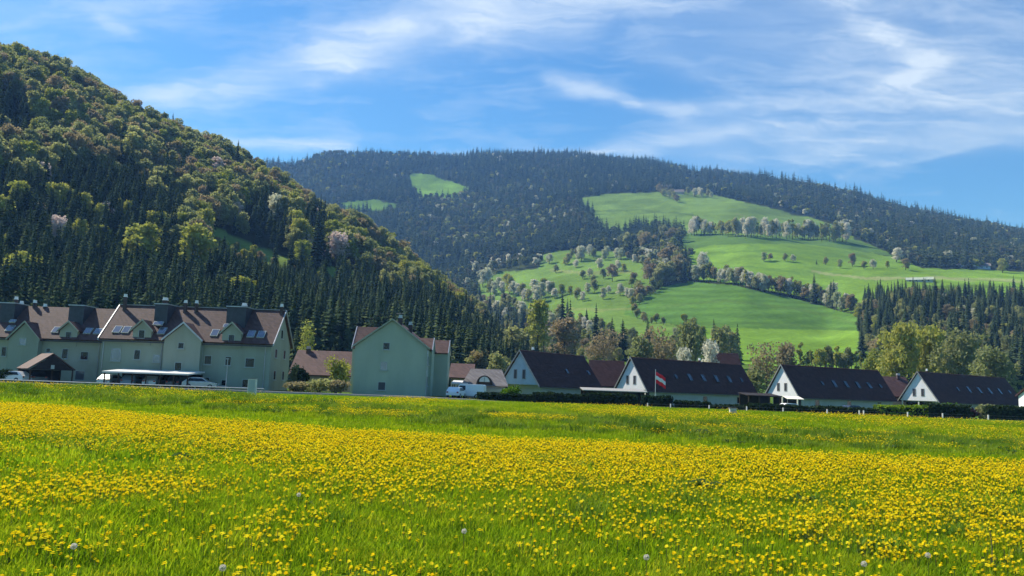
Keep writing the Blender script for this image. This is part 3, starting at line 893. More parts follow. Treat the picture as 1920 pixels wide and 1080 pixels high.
row_of_trees([(1070, 482), (1130, 486), (1185, 492), (1235, 488)], 14, 22, ['blossom', 'bud', 'olive'], [.5, .3, .2], 'in the orchard on the knoll', 'in the orchard on the knoll', 5, 1.0)
row_of_trees([(905, 545), (960, 552), (1000, 560), (1035, 556)], 18, 32, ['blossom', 'olive', 'spring'], [.5, .25, .25], 'at the valley corner where the two hills meet', 'at the valley corner where the two hills meet', 12, 1.0)
row_of_trees([(1500, 700), (1560, 700), (1620, 700)], 16, 46, ['slim', 'olive', 'spring'], [.55, .2, .25], 'in the light green screen behind the second house from the right', 'in the light green screen behind the dark roofs', 5, .8)
row_of_trees([(1200, 545), (1190, 570), (1210, 560)], 6, 26, ['bud', 'olive'], [.5, .5], 'on the path edge left of the lowest pasture', 'on the path edge left of the lowest pasture', 4, .9)
row_of_trees([(1030, 500), (1100, 515), (1180, 520), (1200, 560), (1080, 560), (1000, 548)], 30, 22, ['blossom', 'olive', 'bud', 'spring'], [.45, .25, .15, .15], 'scattered over the left pasture below the knoll', 'scattered over the left pasture below the knoll', 12, 1.15)
row_of_trees([(1240, 542), (1205, 560), (1182, 578), (1196, 600), (1250, 612)], 16, 17, ['bud', 'olive', 'spring'], [.3, .4, .3], 'in the low hedge bounding the lowest pasture on its left', 'in the low hedge left of the lowest pasture', 3, 1.2)
row_of_trees([(1235, 362), (1262, 372), (1275, 385)], 9, 17, ['blossom', 'bud', 'olive'], [.4, .3, .3], 'beside the upper farm at the top of the pasture', 'beside the upper farm at the top of the pasture', 4, 1.1)
row_of_trees([(1290, 366), (1345, 372)], 6, 16, ['blossom', 'olive'], [.4, .6], 'right of the upper farm under the crest forest', 'right of the upper farm under the crest forest', 4, 1.0)
row_of_trees([(1622, 560), (1700, 562), (1800, 562), (1910, 570)], 26, 24, ['spruce'], [1.0], 'along the upper edge of the right-hand wood', 'along the upper edge of the right-hand wood', 4, 1.0)

singles = [(1432, 490, 17, 'blossom', 1.3), (1444, 489, 14, 'bud', 1.1), (1472, 491, 15, 'olive', 1.2), (1487, 492, 14, 'blossom', 1.2), (1531, 496, 10, 'spruce', 1.0), (1548, 497, 15, 'olive', 1.2),
           (1575, 503, 16, 'blossom', 1.1), (1598, 500, 24, 'bud', 1.0), (1620, 505, 15, 'olive', 1.2), (1637, 505, 18, 'blossom', 1.1), (1664, 503, 13, 'spring', 1.1),
           (1681, 492, 25, 'blossom', 1.35), (1698, 507, 20, 'bud', 1.2), (1778, 498, 25, 'blossom', 1.2), (1880, 512, 24, 'spring', 1.2), (1318, 520, 48, 'blossom', .9),
           (1362, 523, 26, 'olive', 1.2), (1262, 472, 28, 'spring', 1.1), (1112, 536, 20, 'olive', 1.0), (1196, 560, 20, 'blossom', .9), (1148, 528, 34, 'bud', 1.0),
           (1040, 560, 20, 'blossom', 1.2), (1206, 486, 22, 'blossom', 1.5), (1090, 490, 30, 'blossom', 1.3), (1562, 565, 34, 'blossom', 1.1)]
sl = ['first tree from the left in the scattered line across the middle pasture, white and round', 'small brown tree touching the round white tree on the middle pasture',
      'grey-green tree, third in the scattered line on the middle pasture', 'white tree, fourth in the scattered line on the middle pasture',
      'tiny dark spruce alone in the scattered line on the middle pasture', 'grey-green round tree just right of the tiny dark spruce on the pasture',
      'white tree left of the tallest brown tree on the middle pasture', 'tallest brown tree of the scattered line on the middle pasture',
      'grey-green tree right of the tallest brown tree on the middle pasture', 'white tree in the right half of the scattered line on the pasture',
      'low yellow-green tree in the right half of the scattered pasture line', 'large round white blossoming tree at the dark wood edge over the middle pasture',
      'brown tree just below the large round white blossoming tree', 'round white blossoming tree beside the farm with the pink roof',
      'yellow-green tree right of the farm with the pink roof', 'tall pointed white-tinged tree at the left end of the slanting hedgerow',
      'spreading grey-green tree beside the tall pointed tree of the slanting hedgerow', 'light egg-shaped tree against the dark copse left of the middle pasture',
      'small dark tree standing alone on the left pasture', 'small white blossoming tree at the foot of the left pasture', 'brown tree on the left pasture below the knoll orchard',
      'white blossoming tree at the left corner of the pasture near the valley mouth', 'wide white blossoming tree at the right end of the knoll', 'wide white blossoming tree at the left end of the knoll',
      'pale flowering tree near the lower end of the slanting hedgerow']
for (bx, by, hp, kd, wd), lab in zip(singles, sl):
    x_, y_, z_, r_ = hit(bx, by, hB, 250, 2700)
    tree(kd, x_, y_, z_, hp * r_ / F, lab, None, wd)

# --- trees of the valley floor behind the houses: (bearing px, top py, distance, width px)
valley = [
    (1690, 603, 235, 92, 'big_lime', 'big bright yellow-green tree behind the gap between the two rightmost houses'),
    (1742, 608, 250, 84, 'big_lime', 'yellow-green tree right of the brightest tree behind the rightmost house'),
    (1795, 628, 240, 96, 'big_olive', 'broad grey-green tree behind the rightmost dark roof'),
    (1865, 655, 225, 90, 'big_olive', 'low dull green tree above the right end of the rightmost roof'),
    (1640, 650, 250, 50, 'spring', 'light tree at the edge of the field behind the third white gable'),
    (1437, 640, 205, 92, 'big_bud', 'wide brown budding tree between the second and third dark roofs'),
    (1412, 690, 185, 60, 'olive', 'low green tree filling the gap right of the longest dark roof'),
    (1475, 642, 225, 50, 'bud', 'dark brown tree left behind the third white gable'),
    (1332, 640, 190, 58, 'big_blossom', 'white blossoming tree over the ridge of the house with the flag'),
    (1285, 650, 195, 34, 'blossom', 'small white blossoming tree left of the larger one over the flag house'),
    (1132, 614, 280, 84, 'big_bud', 'round brown tree on the grassy bank above the low linking roof'),
    (1236, 610, 260, 92, 'big_bud', 'broad brown tree behind the left end of the flag house roof'),
    (1290, 606, 265, 66, 'big_olive', 'grey-green tree behind the middle of the flag house roof'),
    (1200, 628, 250, 60, 'olive', 'green tree behind the apex of the flag house gable'),
    (1345, 612, 300, 50, 'olive', 'grey-green tree at the lower edge of the lowest pasture'),
    (1010, 560, 320, 60, 'spring', 'tall pale green tree behind the bluish gable'),
    (1055, 545, 390, 40, 'spruce', 'dark spruce at the left foot of the pasture hill'),
    (1070, 556, 385, 34, 'spruce', 'dark spruce right of the taller one at the left foot of the pasture hill'),
    (1118, 566, 390, 30, 'spruce', 'slim pointed spruce standing out against the left pasture'),
    (1148, 592, 370, 36, 'spruce', 'spruce in the small group above the low linking roof, left side'),
    (1168, 596, 372, 36, 'spruce', 'spruce in the small group above the low linking roof, right side'),
    (1215, 592, 380, 26, 'spruce', 'dark spruce over the flag house at the edge of the lowest pasture'),
    (965, 612, 300, 70, 'olive', 'dull green tree above the grey-roofed cottage'),
    (1060, 595, 330, 70, 'bud', 'brown tree above the left end of the grassy bank'),
    (932, 660, 190, 50, 'olive', 'green tree on the right of the grey cottage roof'),
    (900, 655, 200, 50, 'bud', 'brown bush-like tree behind the grey cottage roof')]
for (bx, ty, d_, wpx, kd, lab) in valley:
    dd = ray(bx, ty); s_ = dd / math.hypot(dd[0], dd[1]); x_, y_ = float(s_[0] * d_), float(s_[1] * d_)
    z_ = float(h_any(np.array(x_), np.array(y_))); top = EYE + s_[2] * d_; hh = max(float(top - z_), 4)
    nat = {'spruce': 7.0 / 22.9, 'big_lime': .90, 'big_olive': .9, 'big_bud': .86, 'big_blossom': .86}.get(kd, .69)
    tree(kd, x_, y_, z_, hh, lab, None, min(1.9, max(.6, wpx * d_ / F / (hh * nat))))
#@@BUILDINGS
# ------------------------------------------------------------------ building materials
M['green_a'] = surf('pale_green_render', (.315, .365, .285), .92, .05, .5, .15, bump=.004, bscale=30, col2=(.28, .315, .24), stretch=(1, 1, .3))
M['green_b'] = surf('yellowish_green_render', (.375, .40, .305), .92, .05, .5, .15, col2=(.33, .355, .27))
M['green_c'] = surf('mint_green_render', (.37, .44, .335), .92, .05, .4, .15, col2=(.31, .375, .29), stretch=(1, 1, .3))
M['tile_brown'] = roofing('brown_clay_tiles', (.115, .064, .056))
M['tile_red'] = roofing('reddish_clay_tiles', (.135, .075, .065))
M['tile_dark'] = roofing('dark_plum_tiles', (.066, .032, .032), .34, .15, .95)
M['tile_grey'] = roofing('weathered_grey_tiles', (.20, .18, .175))
M['dark_clad'] = surf('dark_metal_cladding', (.045, .05, .065), .5, .15, 2, .5)
M['zinc'] = surf('zinc_flashing', (.50, .52, .54), .4, .1, 3, .5, .6)
M['white'] = surf('white_render', (.82, .82, .84), .85, .03, .8, .2, col2=(.76, .76, .79))
M['blue_wall'] = surf('pale_blue_render', (.40, .52, .60), .85, .05, .8, .2)
M['teal_wall'] = surf('grey_green_render', (.40, .46, .44), .9, .06, .8, .2)
M['beige'] = surf('beige_render', (.50, .43, .34), .9, .08, .8, .2)
M['white_metal'] = surf('white_painted_metal', (.86, .86, .84), .4, .04, 4, .5)
M['white_roof'] = surf('white_sheet_roof', (.70, .69, .66), .5, .04, 2, .4)
M['frame'] = surf('window_frame_white', (.40, .46, .43), .6, .05, 4, .3)
M['glass'] = surf('window_glass', (.012, .016, .018), .12, .2, .7, .5)
M['skyglass'] = surf('roof_window_glass', (.22, .24, .28), .12, .1, .8, 1.0, .55)
M['dimglass'] = surf('tilted_roof_glass', (.10, .11, .14), .15, .3, .8, .8)
M['wood'] = surf('weathered_wood', (.075, .05, .035), .85, .2, 5, .2, stretch=(1, 1, .2))
M['shade_wall'] = surf('dark_boarding_and_recess_shade', (.04, .034, .034), .9, .15, 3, .1)  # dark boards; also shade painted into recesses and carport backs
M['concrete'] = surf('pale_concrete', (.80, .78, .70), .9, .08, 6, .2)
M['asphalt'] = surf('asphalt', (.06, .062, .065), .9, .15, 1.5, .2, bump=.01, bscale=40)
M['kerb'] = surf('kerb_stone', (.32, .32, .31), .9, .1, 4, .2)
M['line'] = surf('road_line_paint', (.75, .75, .72), .7, .08, 4, .2)
M['steel'] = surf('galvanised_steel', (.42, .44, .45), .45, .12, 4, .5, .6)
M['tyre'] = surf('tyre_rubber', (.02, .02, .02), .9, .1, 8, .2)
M['car_white'] = surf('white_car_paint', (.80, .81, .82), .25, .02, 3, .6)
M['car_silver'] = surf('silver_car_paint', (.42, .46, .48), .25, .03, 3, .6, .4)
M['car_dark'] = surf('dark_car_paint', (.03, .04, .06), .2, .05, 3, .6)
M['car_blue'] = surf('blue_grey_car_paint', (.16, .24, .30), .25, .05, 3, .6)
M['red'] = surf('flag_red', (.80, .035, .05), .8, .06, 6, .2)
M['flagwhite'] = surf('flag_white', (.82, .80, .80), .8, .04, 6, .2)
M['lamp'] = surf('red_lens', (.3, .02, .02), .3, .05, 6, .5)
M['head'] = surf('clear_lens', (.6, .62, .62), .15, .05, 6, .7)
M['beige_cloth'] = surf('cream_cloth', (.85, .80, .66), .9, .04, 3, .1)
M['brick'] = surf('sooty_brick', (.11, .08, .075), .9, .2, 6, .2)
M['purple'] = leafy('purple_garden_shrub', [(0, (.06, .04, .07)), (1, (.08, .05, .07))], .3, 1.0)


def window(root, p, u, n, wd, ht, glass='glass', frame='frame', bars=0, sill=True):
    """a window on a wall: p its lower middle, u along the wall, n out of the wall"""
    p, u, n = Vector(p), Vector(u).normalized(), Vector(n).normalized(); z = Vector((0, 0, 1))
    def bx(mb, a0, a1, b0, b1, c0, c1):
        q = [p + u * a + n * c + z * b for (a, b, c) in ((a0, b0, c0), (a1, b0, c0), (a1, b0, c1), (a0, b0, c1), (a0, b1, c0), (a1, b1, c0), (a1, b1, c1), (a0, b1, c1))]
        mb.hexa([tuple(v) for v in q])
    h = wd / 2; t = .07
    mb = MB()
    bx(mb, -h - t, -h, -t, ht + t, -.02, .05); bx(mb, h, h + t, -t, ht + t, -.02, .05)
    bx(mb, -h, h, -t, 0, -.02, .05); bx(mb, -h, h, ht, ht + t, -.02, .05)
    for k in range(bars): 
        a = -h + (k + 1) * 2 * h / (bars + 1); bx(mb, a - .03, a + .03, 0, ht, -.01, .035)
    wo = mb.build('window', M[frame], root)
    mb = MB(); bx(mb, -h, h, 0, ht, -.02, .012); mb.build('pane', M[glass], wo)
    if sill:
        mb = MB(); bx(mb, -h - .16, h + .16, -t - .08, -t, -.01, .18); mb.build('sill', M['frame'], wo)
    return wo


def gable_roof(mb, x0, x1, y0, y1, ze, zr, o=.5, e=.35, t=.22):
    """ridge along x between the eaves y0 and y1"""
    ym = (y0 + y1) / 2; s = (zr - ze) / (ym - y0); dz = e * s
    mb.slab((x0 - o, y0 - e, ze - dz + t), (x1 + o, y0 - e, ze - dz + t), (x1 + o, ym, zr + t), (x0 - o, ym, zr + t), t)
    mb.slab((x1 + o, y1 + e, ze - dz + t), (x0 - o, y1 + e, ze - dz + t), (x0 - o, ym + .002, zr + t), (x1 + o, ym + .002, zr + t), t)


def verge(mb, x, y0, y1, ze, zr, e, t=.3, wdt=.12):
    ym = (y0 + y1) / 2; s = (zr - ze) / (ym - y0); dz = e * s
    for ya in (y0 - e, y1 + e):
        mb.hexa([(x, ya, ze - dz - .02), (x + wdt, ya, ze - dz - .02), (x + wdt, ym, zr - .02), (x, ym, zr - .02),
                 (x, ya, ze - dz + t), (x + wdt, ya, ze - dz + t), (x + wdt, ym, zr + t), (x, ym, zr + t)])


def skylight(root, x, y, ze, slope, wd, ln, y0=0.0, glass='skyglass', proud=.30):
    """a roof window on the slope facing -y"""
    c, s = math.cos(slope), math.sin(slope)
    def P(a, b, n): return (x + a, y + b * c - n * s, ze + (y - y0) * math.tan(slope) + b * s + n * c)
    mb = MB(); h = wd / 2; l = ln / 2
    mb.hexa([P(-h, -l, proud - .2), P(h, -l, proud - .2), P(h, l, proud - .2), P(-h, l, proud - .2), P(-h, -l, proud), P(h, -l, proud), P(h, l, proud), P(-h, l, proud)])
    f = mb.build('roof_window', M['frame'] if glass == 'skyglass' else M['dark_clad'], root)
    mb = MB(); h -= .07; l -= .07
    mb.hexa([P(-h, -l, proud - .05), P(h, -l, proud - .05), P(h, l, proud - .05), P(-h, l, proud - .05), P(-h, -l, proud + .012), P(h, -l, proud + .012), P(h, l, proud + .012), P(-h, l, proud + .012)])
    mb.build('pane', M[glass], f)


def chimney(root, x, y, z0, z1, w_=.7, cap='white_metal'):
    c = MB().box(x - w_ / 2, x + w_ / 2, y - w_ / 2, y + w_ / 2, z0, z1).build('chimney', M['brick'], root)
    MB().box(x - w_ * .55, x + w_ * .55, y - w_ * .55, y + w_ * .55, z1, z1 + .12).box(x - w_ * .45, x + w_ * .45, y - w_ * .45, y + w_ * .45, z1 + .12, z1 + .42)\
        .build('chimney_cap', M[cap], c)


def bay(root, x0, x1, yf, yb, ze, za, mat, zb=-.6, roofmat='tile_brown', trim='zinc', o=.25, e=.3):
    """gabled front bay with its ridge running back into the main roof"""
    xm = (x0 + x1) / 2
    MB().prism([(x0, zb), (x1, zb), (x1, ze), (xm, za), (x0, ze)], 'y', yf, yb).build('bay_wall', M[mat], root)
    s = (za - ze) / (xm - x0); dz = e * s; t = .16
    mb = MB()
    mb.slab((x0 - e, yb, ze - dz + t), (x0 - e, yf - o, ze - dz + t), (xm, yf - o, za + t), (xm, yb, za + t), t)
    mb.slab((x1 + e, yf - o, ze - dz + t), (x1 + e, yb, ze - dz + t), (xm + .002, yb, za + t), (xm + .002, yf - o, za + t), t)
    rf = mb.build('bay_roof', M[roofmat], root)
    mb = MB()
    for xa in (x0 - e, x1 + e):
        mb.hexa([(xa, yf - o - .1, ze - dz - .03), (xm, yf - o - .1, za - .03), (xm, yf - o + .02, za - .03), (xa, yf - o + .02, ze - dz - .03),
                 (xa, yf - o - .1, ze - dz + t + .06), (xm, yf - o - .1, za + t + .06), (xm, yf - o + .02, za + t + .06), (xa, yf - o + .02, ze - dz + t + .06)])
    mb.build('verge_board', M[trim], rf)


def X(px, Y): return float(at(px, 700, Y).x)
def Z(px, py, Y): return float(at(px, py, Y).z)


FR = (1, 0, 0), (0, -1, 0)
# --- long apartment building, taller right part (its front at y = 109)
YF = 109.0
xl, xr = X(186, YF), X(505, YF)
Lb, Db = xr - xl, 9.4
ze = 6.55; zr = Z(370, 577, YF + Db / 2) - .1
b = empty('apartment_building', (xl, YF, -.1))
tag(b, 'long pale green apartment building with brown roof, gabled bays and plain right end wall', 'building', 'pale green apartment buildings')
MB().prism([(0, -.6), (Db, -.6), (Db, ze), (Db / 2, zr), (0, ze)], 'x', 0, Lb).build('wall', M['green_a'], b)
mb = MB(); gable_roof(mb, 0, Lb, 0, Db, ze, zr, .35, .45); rf = mb.build('roof', M['tile_brown'], b)
mb = MB(); verge(mb, Lb + .35, 0, Db, ze, zr, .45); verge(mb, -.47, 0, Db, ze, zr, .45); mb.build('verge_board', M['zinc'], rf)
MB().box(-.3, Lb + .3, -.62, -.46, ze - .62, ze - .45).build('gutter', M['dark_clad'], rf)
MB().box(-.35, Lb + .35, Db / 2 - .15, Db / 2 + .15, zr + .2, zr + .34).build('ridge_cap', M['kerb'], rf)
slope = math.atan2(zr - ze, Db / 2)
def lx(px, d=0): return X(px, YF + d) - xl
def lz(px, py, d=0): return Z(px, py, YF + d) + .1
for (p0, p1, pa, pr, yf, za_, ze_) in ((242, 277, 600, 3.4, -.12, 601, 618), (303, 372, 605, 4.6, -1.0, 606, 636), (411, 447, 605, 3.4, -.12, 606, 623)):
    xa, xb = lx(p0, yf), lx(p1, yf)
    bay(b, xa, xb, yf, pr, lz((p0 + p1) / 2, ze_, yf), lz((p0 + p1) / 2, za_, yf), 'green_a', -.6 if yf < -.5 else ze - .9, trim='zinc' if yf < -.5 else 'green_a')
for (px_, py_, wd, ht, gl_, bars) in ((259, 626, .75, 1.0, 'glass', 1), (254, 665, .75, 1.2, 'glass', 1), (214, 665, 1.2, 1.6, 'skyglass', 1), (291, 672, .8, .9, 'skyglass', 1), (429, 635, .75, 1.0, 'glass', 1), (426, 677, .7, 1.1, 'glass', 1), (388, 675, .85, 1.1, 'glass', 1), (467, 680, 1.15, 1.15, 'glass', 1), (421, 718, .6, .7, 'glass', 0), (463, 719, 1.0, 1.0, 'glass', 1), (388, 716, .8, 1.1, 'glass', 1)):
    up = py_ < 650
    yw = -.12 if up else 0
    window(b, (lx(px_, yw), yw, lz(px_, py_, yw) - ht / 2), *FR, wd, ht, gl_, bars=0)
for (px_, py_, wd, ht) in ((335, 648, .7, .7), (333, 687, .85, 1.0)):
    window(b, (lx(px_, -1), -1.0, lz(px_, py_, -1) - ht / 2), *FR, wd, ht)
for (px_, py_) in ((211, 615), (228, 616), (296, 620), (396, 622), (465, 627), (484, 628)):
    yy = .62; skylight(b, lx(px_, yy), yy + .35, ze, slope, 1.0, 1.35)
for (px_, wpx, zt) in ((299, 24, 573), (440, 36, 573)):
    xa, xb = lx(px_ - wpx / 2, 3), lx(px_ + wpx / 2, 3); zt_ = zr + .35
    zt_ -= .1
    dm = MB().box(xa, xb, 1.8, Db / 2 + .3, ze + .6, zt_).build('roof_dormer', M['dark_clad'], b)
    MB().box(xa - .1, xb + .1, 1.65, Db / 2 + .5, zt_, zt_ + .12).build('dormer_top', M['zinc'], dm)
    skylight(b, (xa + .55) if px_ > 400 else (xa + xb) / 2, 1.7, ze, slope, 1.3, .75, proud=.75)
for (px_, zz) in ((222, 1.3), (337, .75), (358, .75), (519, .7)):
    chimney(b, lx(px_, 4), 4.0 if px_ != 519 else 4.2, zr - 1.2, zr + zz, .38)
chimney(b, lx(301, 6.5), 6.0, zr - 1.5, zr + 1.2, .6); chimney(b, lx(449, 6), 6.0, zr - 1.5, zr + .8, .6)
for (px_) in (190, 300, 377, 495):
    MB().tube([(lx(px_), -.12, .3), (lx(px_), -.12, ze - .5)], [.055, .055], 6).build('downpipe', M['steel'], b)
for (yy, zz) in ((2.4, 4.6), (2.4, 1.6), (6.6, 4.6), (6.6, 1.6), (4.7, 7.4)):
    window(b, (Lb, yy, zz), (0, 1, 0), (1, 0, 0), .9, 1.15, 'glass', 'frame')

# --- lower left part (set back a little, runs out of the picture)
YA = 111.5
xa0, xa1 = X(-90, YA), xl - .02
La = xa1 - xa0; zea = 6.35; zra = Z(100, 577, YA + 4.5)
a_ = empty('apartment_building', (xa0, YA, -.1))
tag(a_, 'lower yellowish green apartment block joined to the left of the long one', 'building', 'pale green apartment buildings')
MB().prism([(0, -.6), (9, -.6), (9, zea), (4.5, zra), (0, zea)], 'x', 0, La).build('wall', M['green_b'], a_)
mb = MB(); gable_roof(mb, 0, La, 0, 9, zea, zra, .0, .45); rf = mb.build('roof', M['tile_brown'], a_)
MB().box(0, La, -.62, -.46, zea - .6, zea - .43).build('gutter', M['dark_clad'], rf)
def ax(px, d=0): return X(px, YA + d) - xa0
def azz(px, py, d=0): return Z(px, py, YA + d) + .1
sa = math.atan2(zra - zea, 4.5)
bay(a_, ax(10, -1), ax(66, -1), -1.0, 4, azz(38, 634, -1), azz(38, 604, -1), 'green_a', -.6, trim='green_a')
bay(a_, ax(105), ax(138), -.12, 3.4, azz(121, 619), azz(121, 604), 'green_b', zea - 1.2, trim='green_b')
window(a_, (ax(36, -1), -1.0, azz(36, 640, -1) - .4), *FR, .8, .8, 'skyglass')
for (px_, py_, wd, ht) in ((121, 629, .7, .95), (118, 663, .75, 1.3), (155, 667, 1.0, 1.0), (86, 657, .5, .5), (150, 704, 1.2, 1.2), (-40, 667, 1, 1), (3, 659, .6, 1.2)):
    yw = -.12 if py_ < 640 else 0
    window(a_, (ax(px_, yw), yw, azz(px_, py_, yw) - ht / 2), *FR, wd, ht, 'skyglass' if py_ in (704,) else 'glass')
for px_ in (91, 152, 171, 3, -30): skylight(a_, ax(px_), .95, zea, sa, 1.0, 1.2)
for px_ in (10, 140):
    xa, xb = ax(px_ - 14, 3), ax(px_ + 14, 3)
    dm = MB().box(xa, xb, 1.8, 4.9, zea + .5, zra + .3).build('roof_dormer', M['dark_clad'], a_)
    MB().box(xa - .1, xb + .1, 1.65, 5, zra + .3, zra + .42).build('dormer_top', M['zinc'], dm)
skylight(a_, ax(118, 1), 2.1, zea, sa, .8, .5, proud=.5); skylight(a_, ax(11, 1), 1.7, zea, sa, .8, .6, proud=.75)
for (px_, zz) in ((16, 1.4), (27, .8), (52, 1.0), (72, .5)): chimney(a_, ax(px_, 4.5), 4.4, zra - 1, zra + zz - .3, .38)
MB().tube([(ax(182), -.12, .3), (ax(182), -.12, zea - .4)], [.055, .055], 6).build('downpipe', M['steel'], a_)

# --- detached gabled house of the same colour (its gable faces the camera)
YC = 107.0
xc0, xc1 = X(663, YC), X(799, YC); Wc = xc1 - xc0; Dc = 14.0
zec = Z(663, 646, YC); zrc = Z(737, 599, YC)
c_ = empty('gabled_house', (xc0, YC, -.1))
tag(c_, 'detached pale green house whose broad windowless-looking gable faces the meadow', 'house')
MB().prism([(0, -.6), (Wc, -.6), (Wc, zec), (Wc / 2, zrc), (0, zec)], 'y', 0, Dc).build('wall', M['green_c'], c_)
mb = MB(); t = .2; e = .35; s = (zrc - zec) / (Wc / 2); dz = e * s
mb.slab((-e, Dc + .3, zec - dz + t), (-e, -.2, zec - dz + t), (Wc / 2, -.2, zrc + t), (Wc / 2, Dc + .3, zrc + t), t)
mb.slab((Wc + e, -.2, zec - dz + t), (Wc + e, Dc + .3, zec - dz + t), (Wc / 2 + .002, Dc + .3, zrc + t), (Wc / 2 + .002, -.2, zrc + t), t)
rf = mb.build('roof', M['tile_red'], c_)
mb = MB()
for xa in (-e, Wc + e):
    mb.hexa([(xa, -.3, zec - dz - .02), (Wc / 2, -.3, zrc - .02), (Wc / 2, -.18, zrc - .02), (xa, -.18, zec - dz - .02),
             (xa, -.3, zec - dz + t + .03), (Wc / 2, -.3, zrc + t + .03), (Wc / 2, -.18, zrc + t + .03), (xa, -.18, zec - dz + t + .03)])
mb.build('verge_board', M['green_a'], rf)
# cross wings left and right
def wing(x0, x1, y0, y1, zw_e, zw_r, mat, side):
    MB().prism([(y0, -.6), (y1, -.6), (y1, zw_e), ((y0 + y1) / 2, zw_r), (y0, zw_e)], 'x', x0, x1).build('wing_wall', M[mat], c_)
    m_ = MB(); gable_roof(m_, x0, x1, y0, y1, zw_e, zw_r, .0, .3, .18); r_ = m_.build('wing_roof', M['tile_red'], c_)
    m_ = MB(); verge(m_, x1 if side > 0 else x0 - .12, y0, y1, zw_e, zw_r, .3, .26); m_.build('verge_board', M['zinc'], r_)
wing(Wc / 2, Wc + .35, 3.2, 6.6, zec - .1, zec + 1.4, 'green_c', 1)
wing(Wc / 2, Wc + 2.1, 9.0, 13.0, zec - .2, zec + 1.5, 'green_c', 1)
wing(-1.7, Wc / 2, 7.0, 12.5, zec + .1, zec + 3.0, 'green_c', -1)
for (px_, py_, wd, ht, g) in ((722, 649, .8, .85, 'glass'), (719, 686, .8, 1.0, 'skyglass'), (717, 724, .9, 1.0, 'teal')):
    gmat = 'glass' if g == 'glass' else ('skyglass' if g == 'skyglass' else 'dark_clad')
    window(c_, (X(px_, YC) - xc0, 0, Z(px_, py_, YC) + .1 - ht / 2), *FR, wd, ht, gmat)
for (yy, zz) in ((1.6, 4.3), (1.6, 1.5)): window(c_, (Wc, yy, zz), (0, 1, 0), (1, 0, 0), .8, 1.1)
for (dx, yy, zz) in ((.7, 2.5, .9), (2.0, 3.5, .8)): chimney(c_, Wc / 2 + dx, yy, zrc - 2.5, zrc + zz - dx * .55, .5, 'zinc')
MB().tube([(Wc / 2 + .3, 4.5, zrc), (Wc / 2 + .3, 4.5, zrc + 1.5)], [.03, .03], 5).tube([(Wc / 2 - .2, 4.5, zrc + 1.3), (Wc / 2 + .8, 4.5, zrc + 1.3)], [.02, .02], 4).build('aerial', M['steel'], c_)
MB().tube([(Wc + .08, -.08, .2), (Wc + .08, -.08, zec - .3)], [.05, .05], 6).build('downpipe', M['steel'], c_)


# --- brown and grey cottages between
def small_house(name, label, cat, px0, px1, py_eave, py_ridge, Y, D, wall, roofm, z0=-.3, chim=(), group=None):
    x0, x1 = X(px0, Y), X(px1, Y); L_ = x1 - x0
    e_ = Z((px0 + px1) / 2, py_eave, Y) - z0; r_ = Z((px0 + px1) / 2, py_ridge, Y + D / 2) - z0
    h_ = empty(name, (x0, Y, z0)); tag(h_, label, cat, group)
    MB().prism([(0, -.6), (D, -.6), (D, e_), (D / 2, r_), (0, e_)], 'x', 0, L_).build('wall', M[wall], h_)
    m_ = MB(); gable_roof(m_, 0, L_, 0, D, e_, r_, .4, .4); q_ = m_.build('roof', M[roofm], h_)
    MB().box(-.3, L_ + .3, -.56, -.42, e_ - .5, e_ - .36).build('gutter', M['dark_clad'], q_)
    for (pc, zc) in chim: chimney(h_, X(pc, Y + D / 2) - x0, D / 2 - .4, r_ - 1.4, r_ + zc, .6, 'zinc')
    return h_, L_, e_, r_


h_, L_, e_, r_ = small_house('cottage', 'low house with reddish brown roof behind garden shrubs between the two green buildings', 'house', 546, 655, 702, 660, 122, 9, 'beige', 'tile_red', -.3, ((577, .4),))
for k in range(4): window(h_, (1.2 + k * 2.2, 0, .9), *FR, 1.0, 1.1)
h_, L_, e_, r_ = small_house('cottage', 'small brown-roofed house showing just right of the green gabled house', 'house', 846, 884, 708, 684, 135, 8, 'beige', 'tile_brown', -.4)
window(h_, (1.5, 0, .8), *FR, .9, 1.1)

# grey hipped cottage with the arched eyebrow dormer
Yg = 118.0; x0, x1 = X(872, Yg), X(948, Yg); L_ = x1 - x0; z0 = -.5
g_ = empty('grey_cottage', (x0, Yg, z0)); tag(g_, 'grey-roofed cottage with a rounded eyebrow dormer framed in dark wood', 'house')
e_, r_ = Z(910, 722, Yg) - z0, Z(910, 692, Yg + 3.5) - z0
MB().box(0, L_, 0, 7, -.5, e_).build('wall', M['beige'], g_)
MB().add([(-.5, -.5, e_ - .1), (L_ + .5, -.5, e_ - .1), (L_ + .5, 7.5, e_ - .1), (-.5, 7.5, e_ - .1), (.7, 3.2, r_), (L_ - .6, 3.2, r_), (L_ - .6, 3.8, r_), (.7, 3.8, r_)],
         [(0, 3, 2, 1), (0, 1, 5, 4), (1, 2, 6, 5), (2, 3, 7, 6), (3, 0, 4, 7), (4, 5, 6, 7)]).build('roof', M['tile_grey'], g_)
cx = X(909, Yg) - x0; zb_ = e_ + .1; Rr = .95; arch = [(cx + Rr * 1.25 * math.cos(R(180 - 15 * k)), zb_ + Rr * 1.35 * math.sin(R(15 * k))) for k in range(13)]
dm = MB().prism(arch, 'y', -.35, 2.6).build('eyebrow_dormer', M['wood'], g_)
inn = [(cx + Rr * .80 * math.cos(R(180 - 15 * k)), zb_ + .35 + Rr * .8 * math.sin(R(15 * k))) for k in range(13)]
MB().prism(inn, 'y', -.42, -.30).build('arched_pane', M['concrete'], dm)
MB().box(cx - .09, cx + .09, -.45, -.41, zb_ + .35, zb_ + 1.0).build('glazing_bar', M['frame'], dm)
MB().box(-.5, L_ + 1.6, -1.4, -.4, e_ - .95, e_ - .55).build('porch_roof', M['beige'], g_)
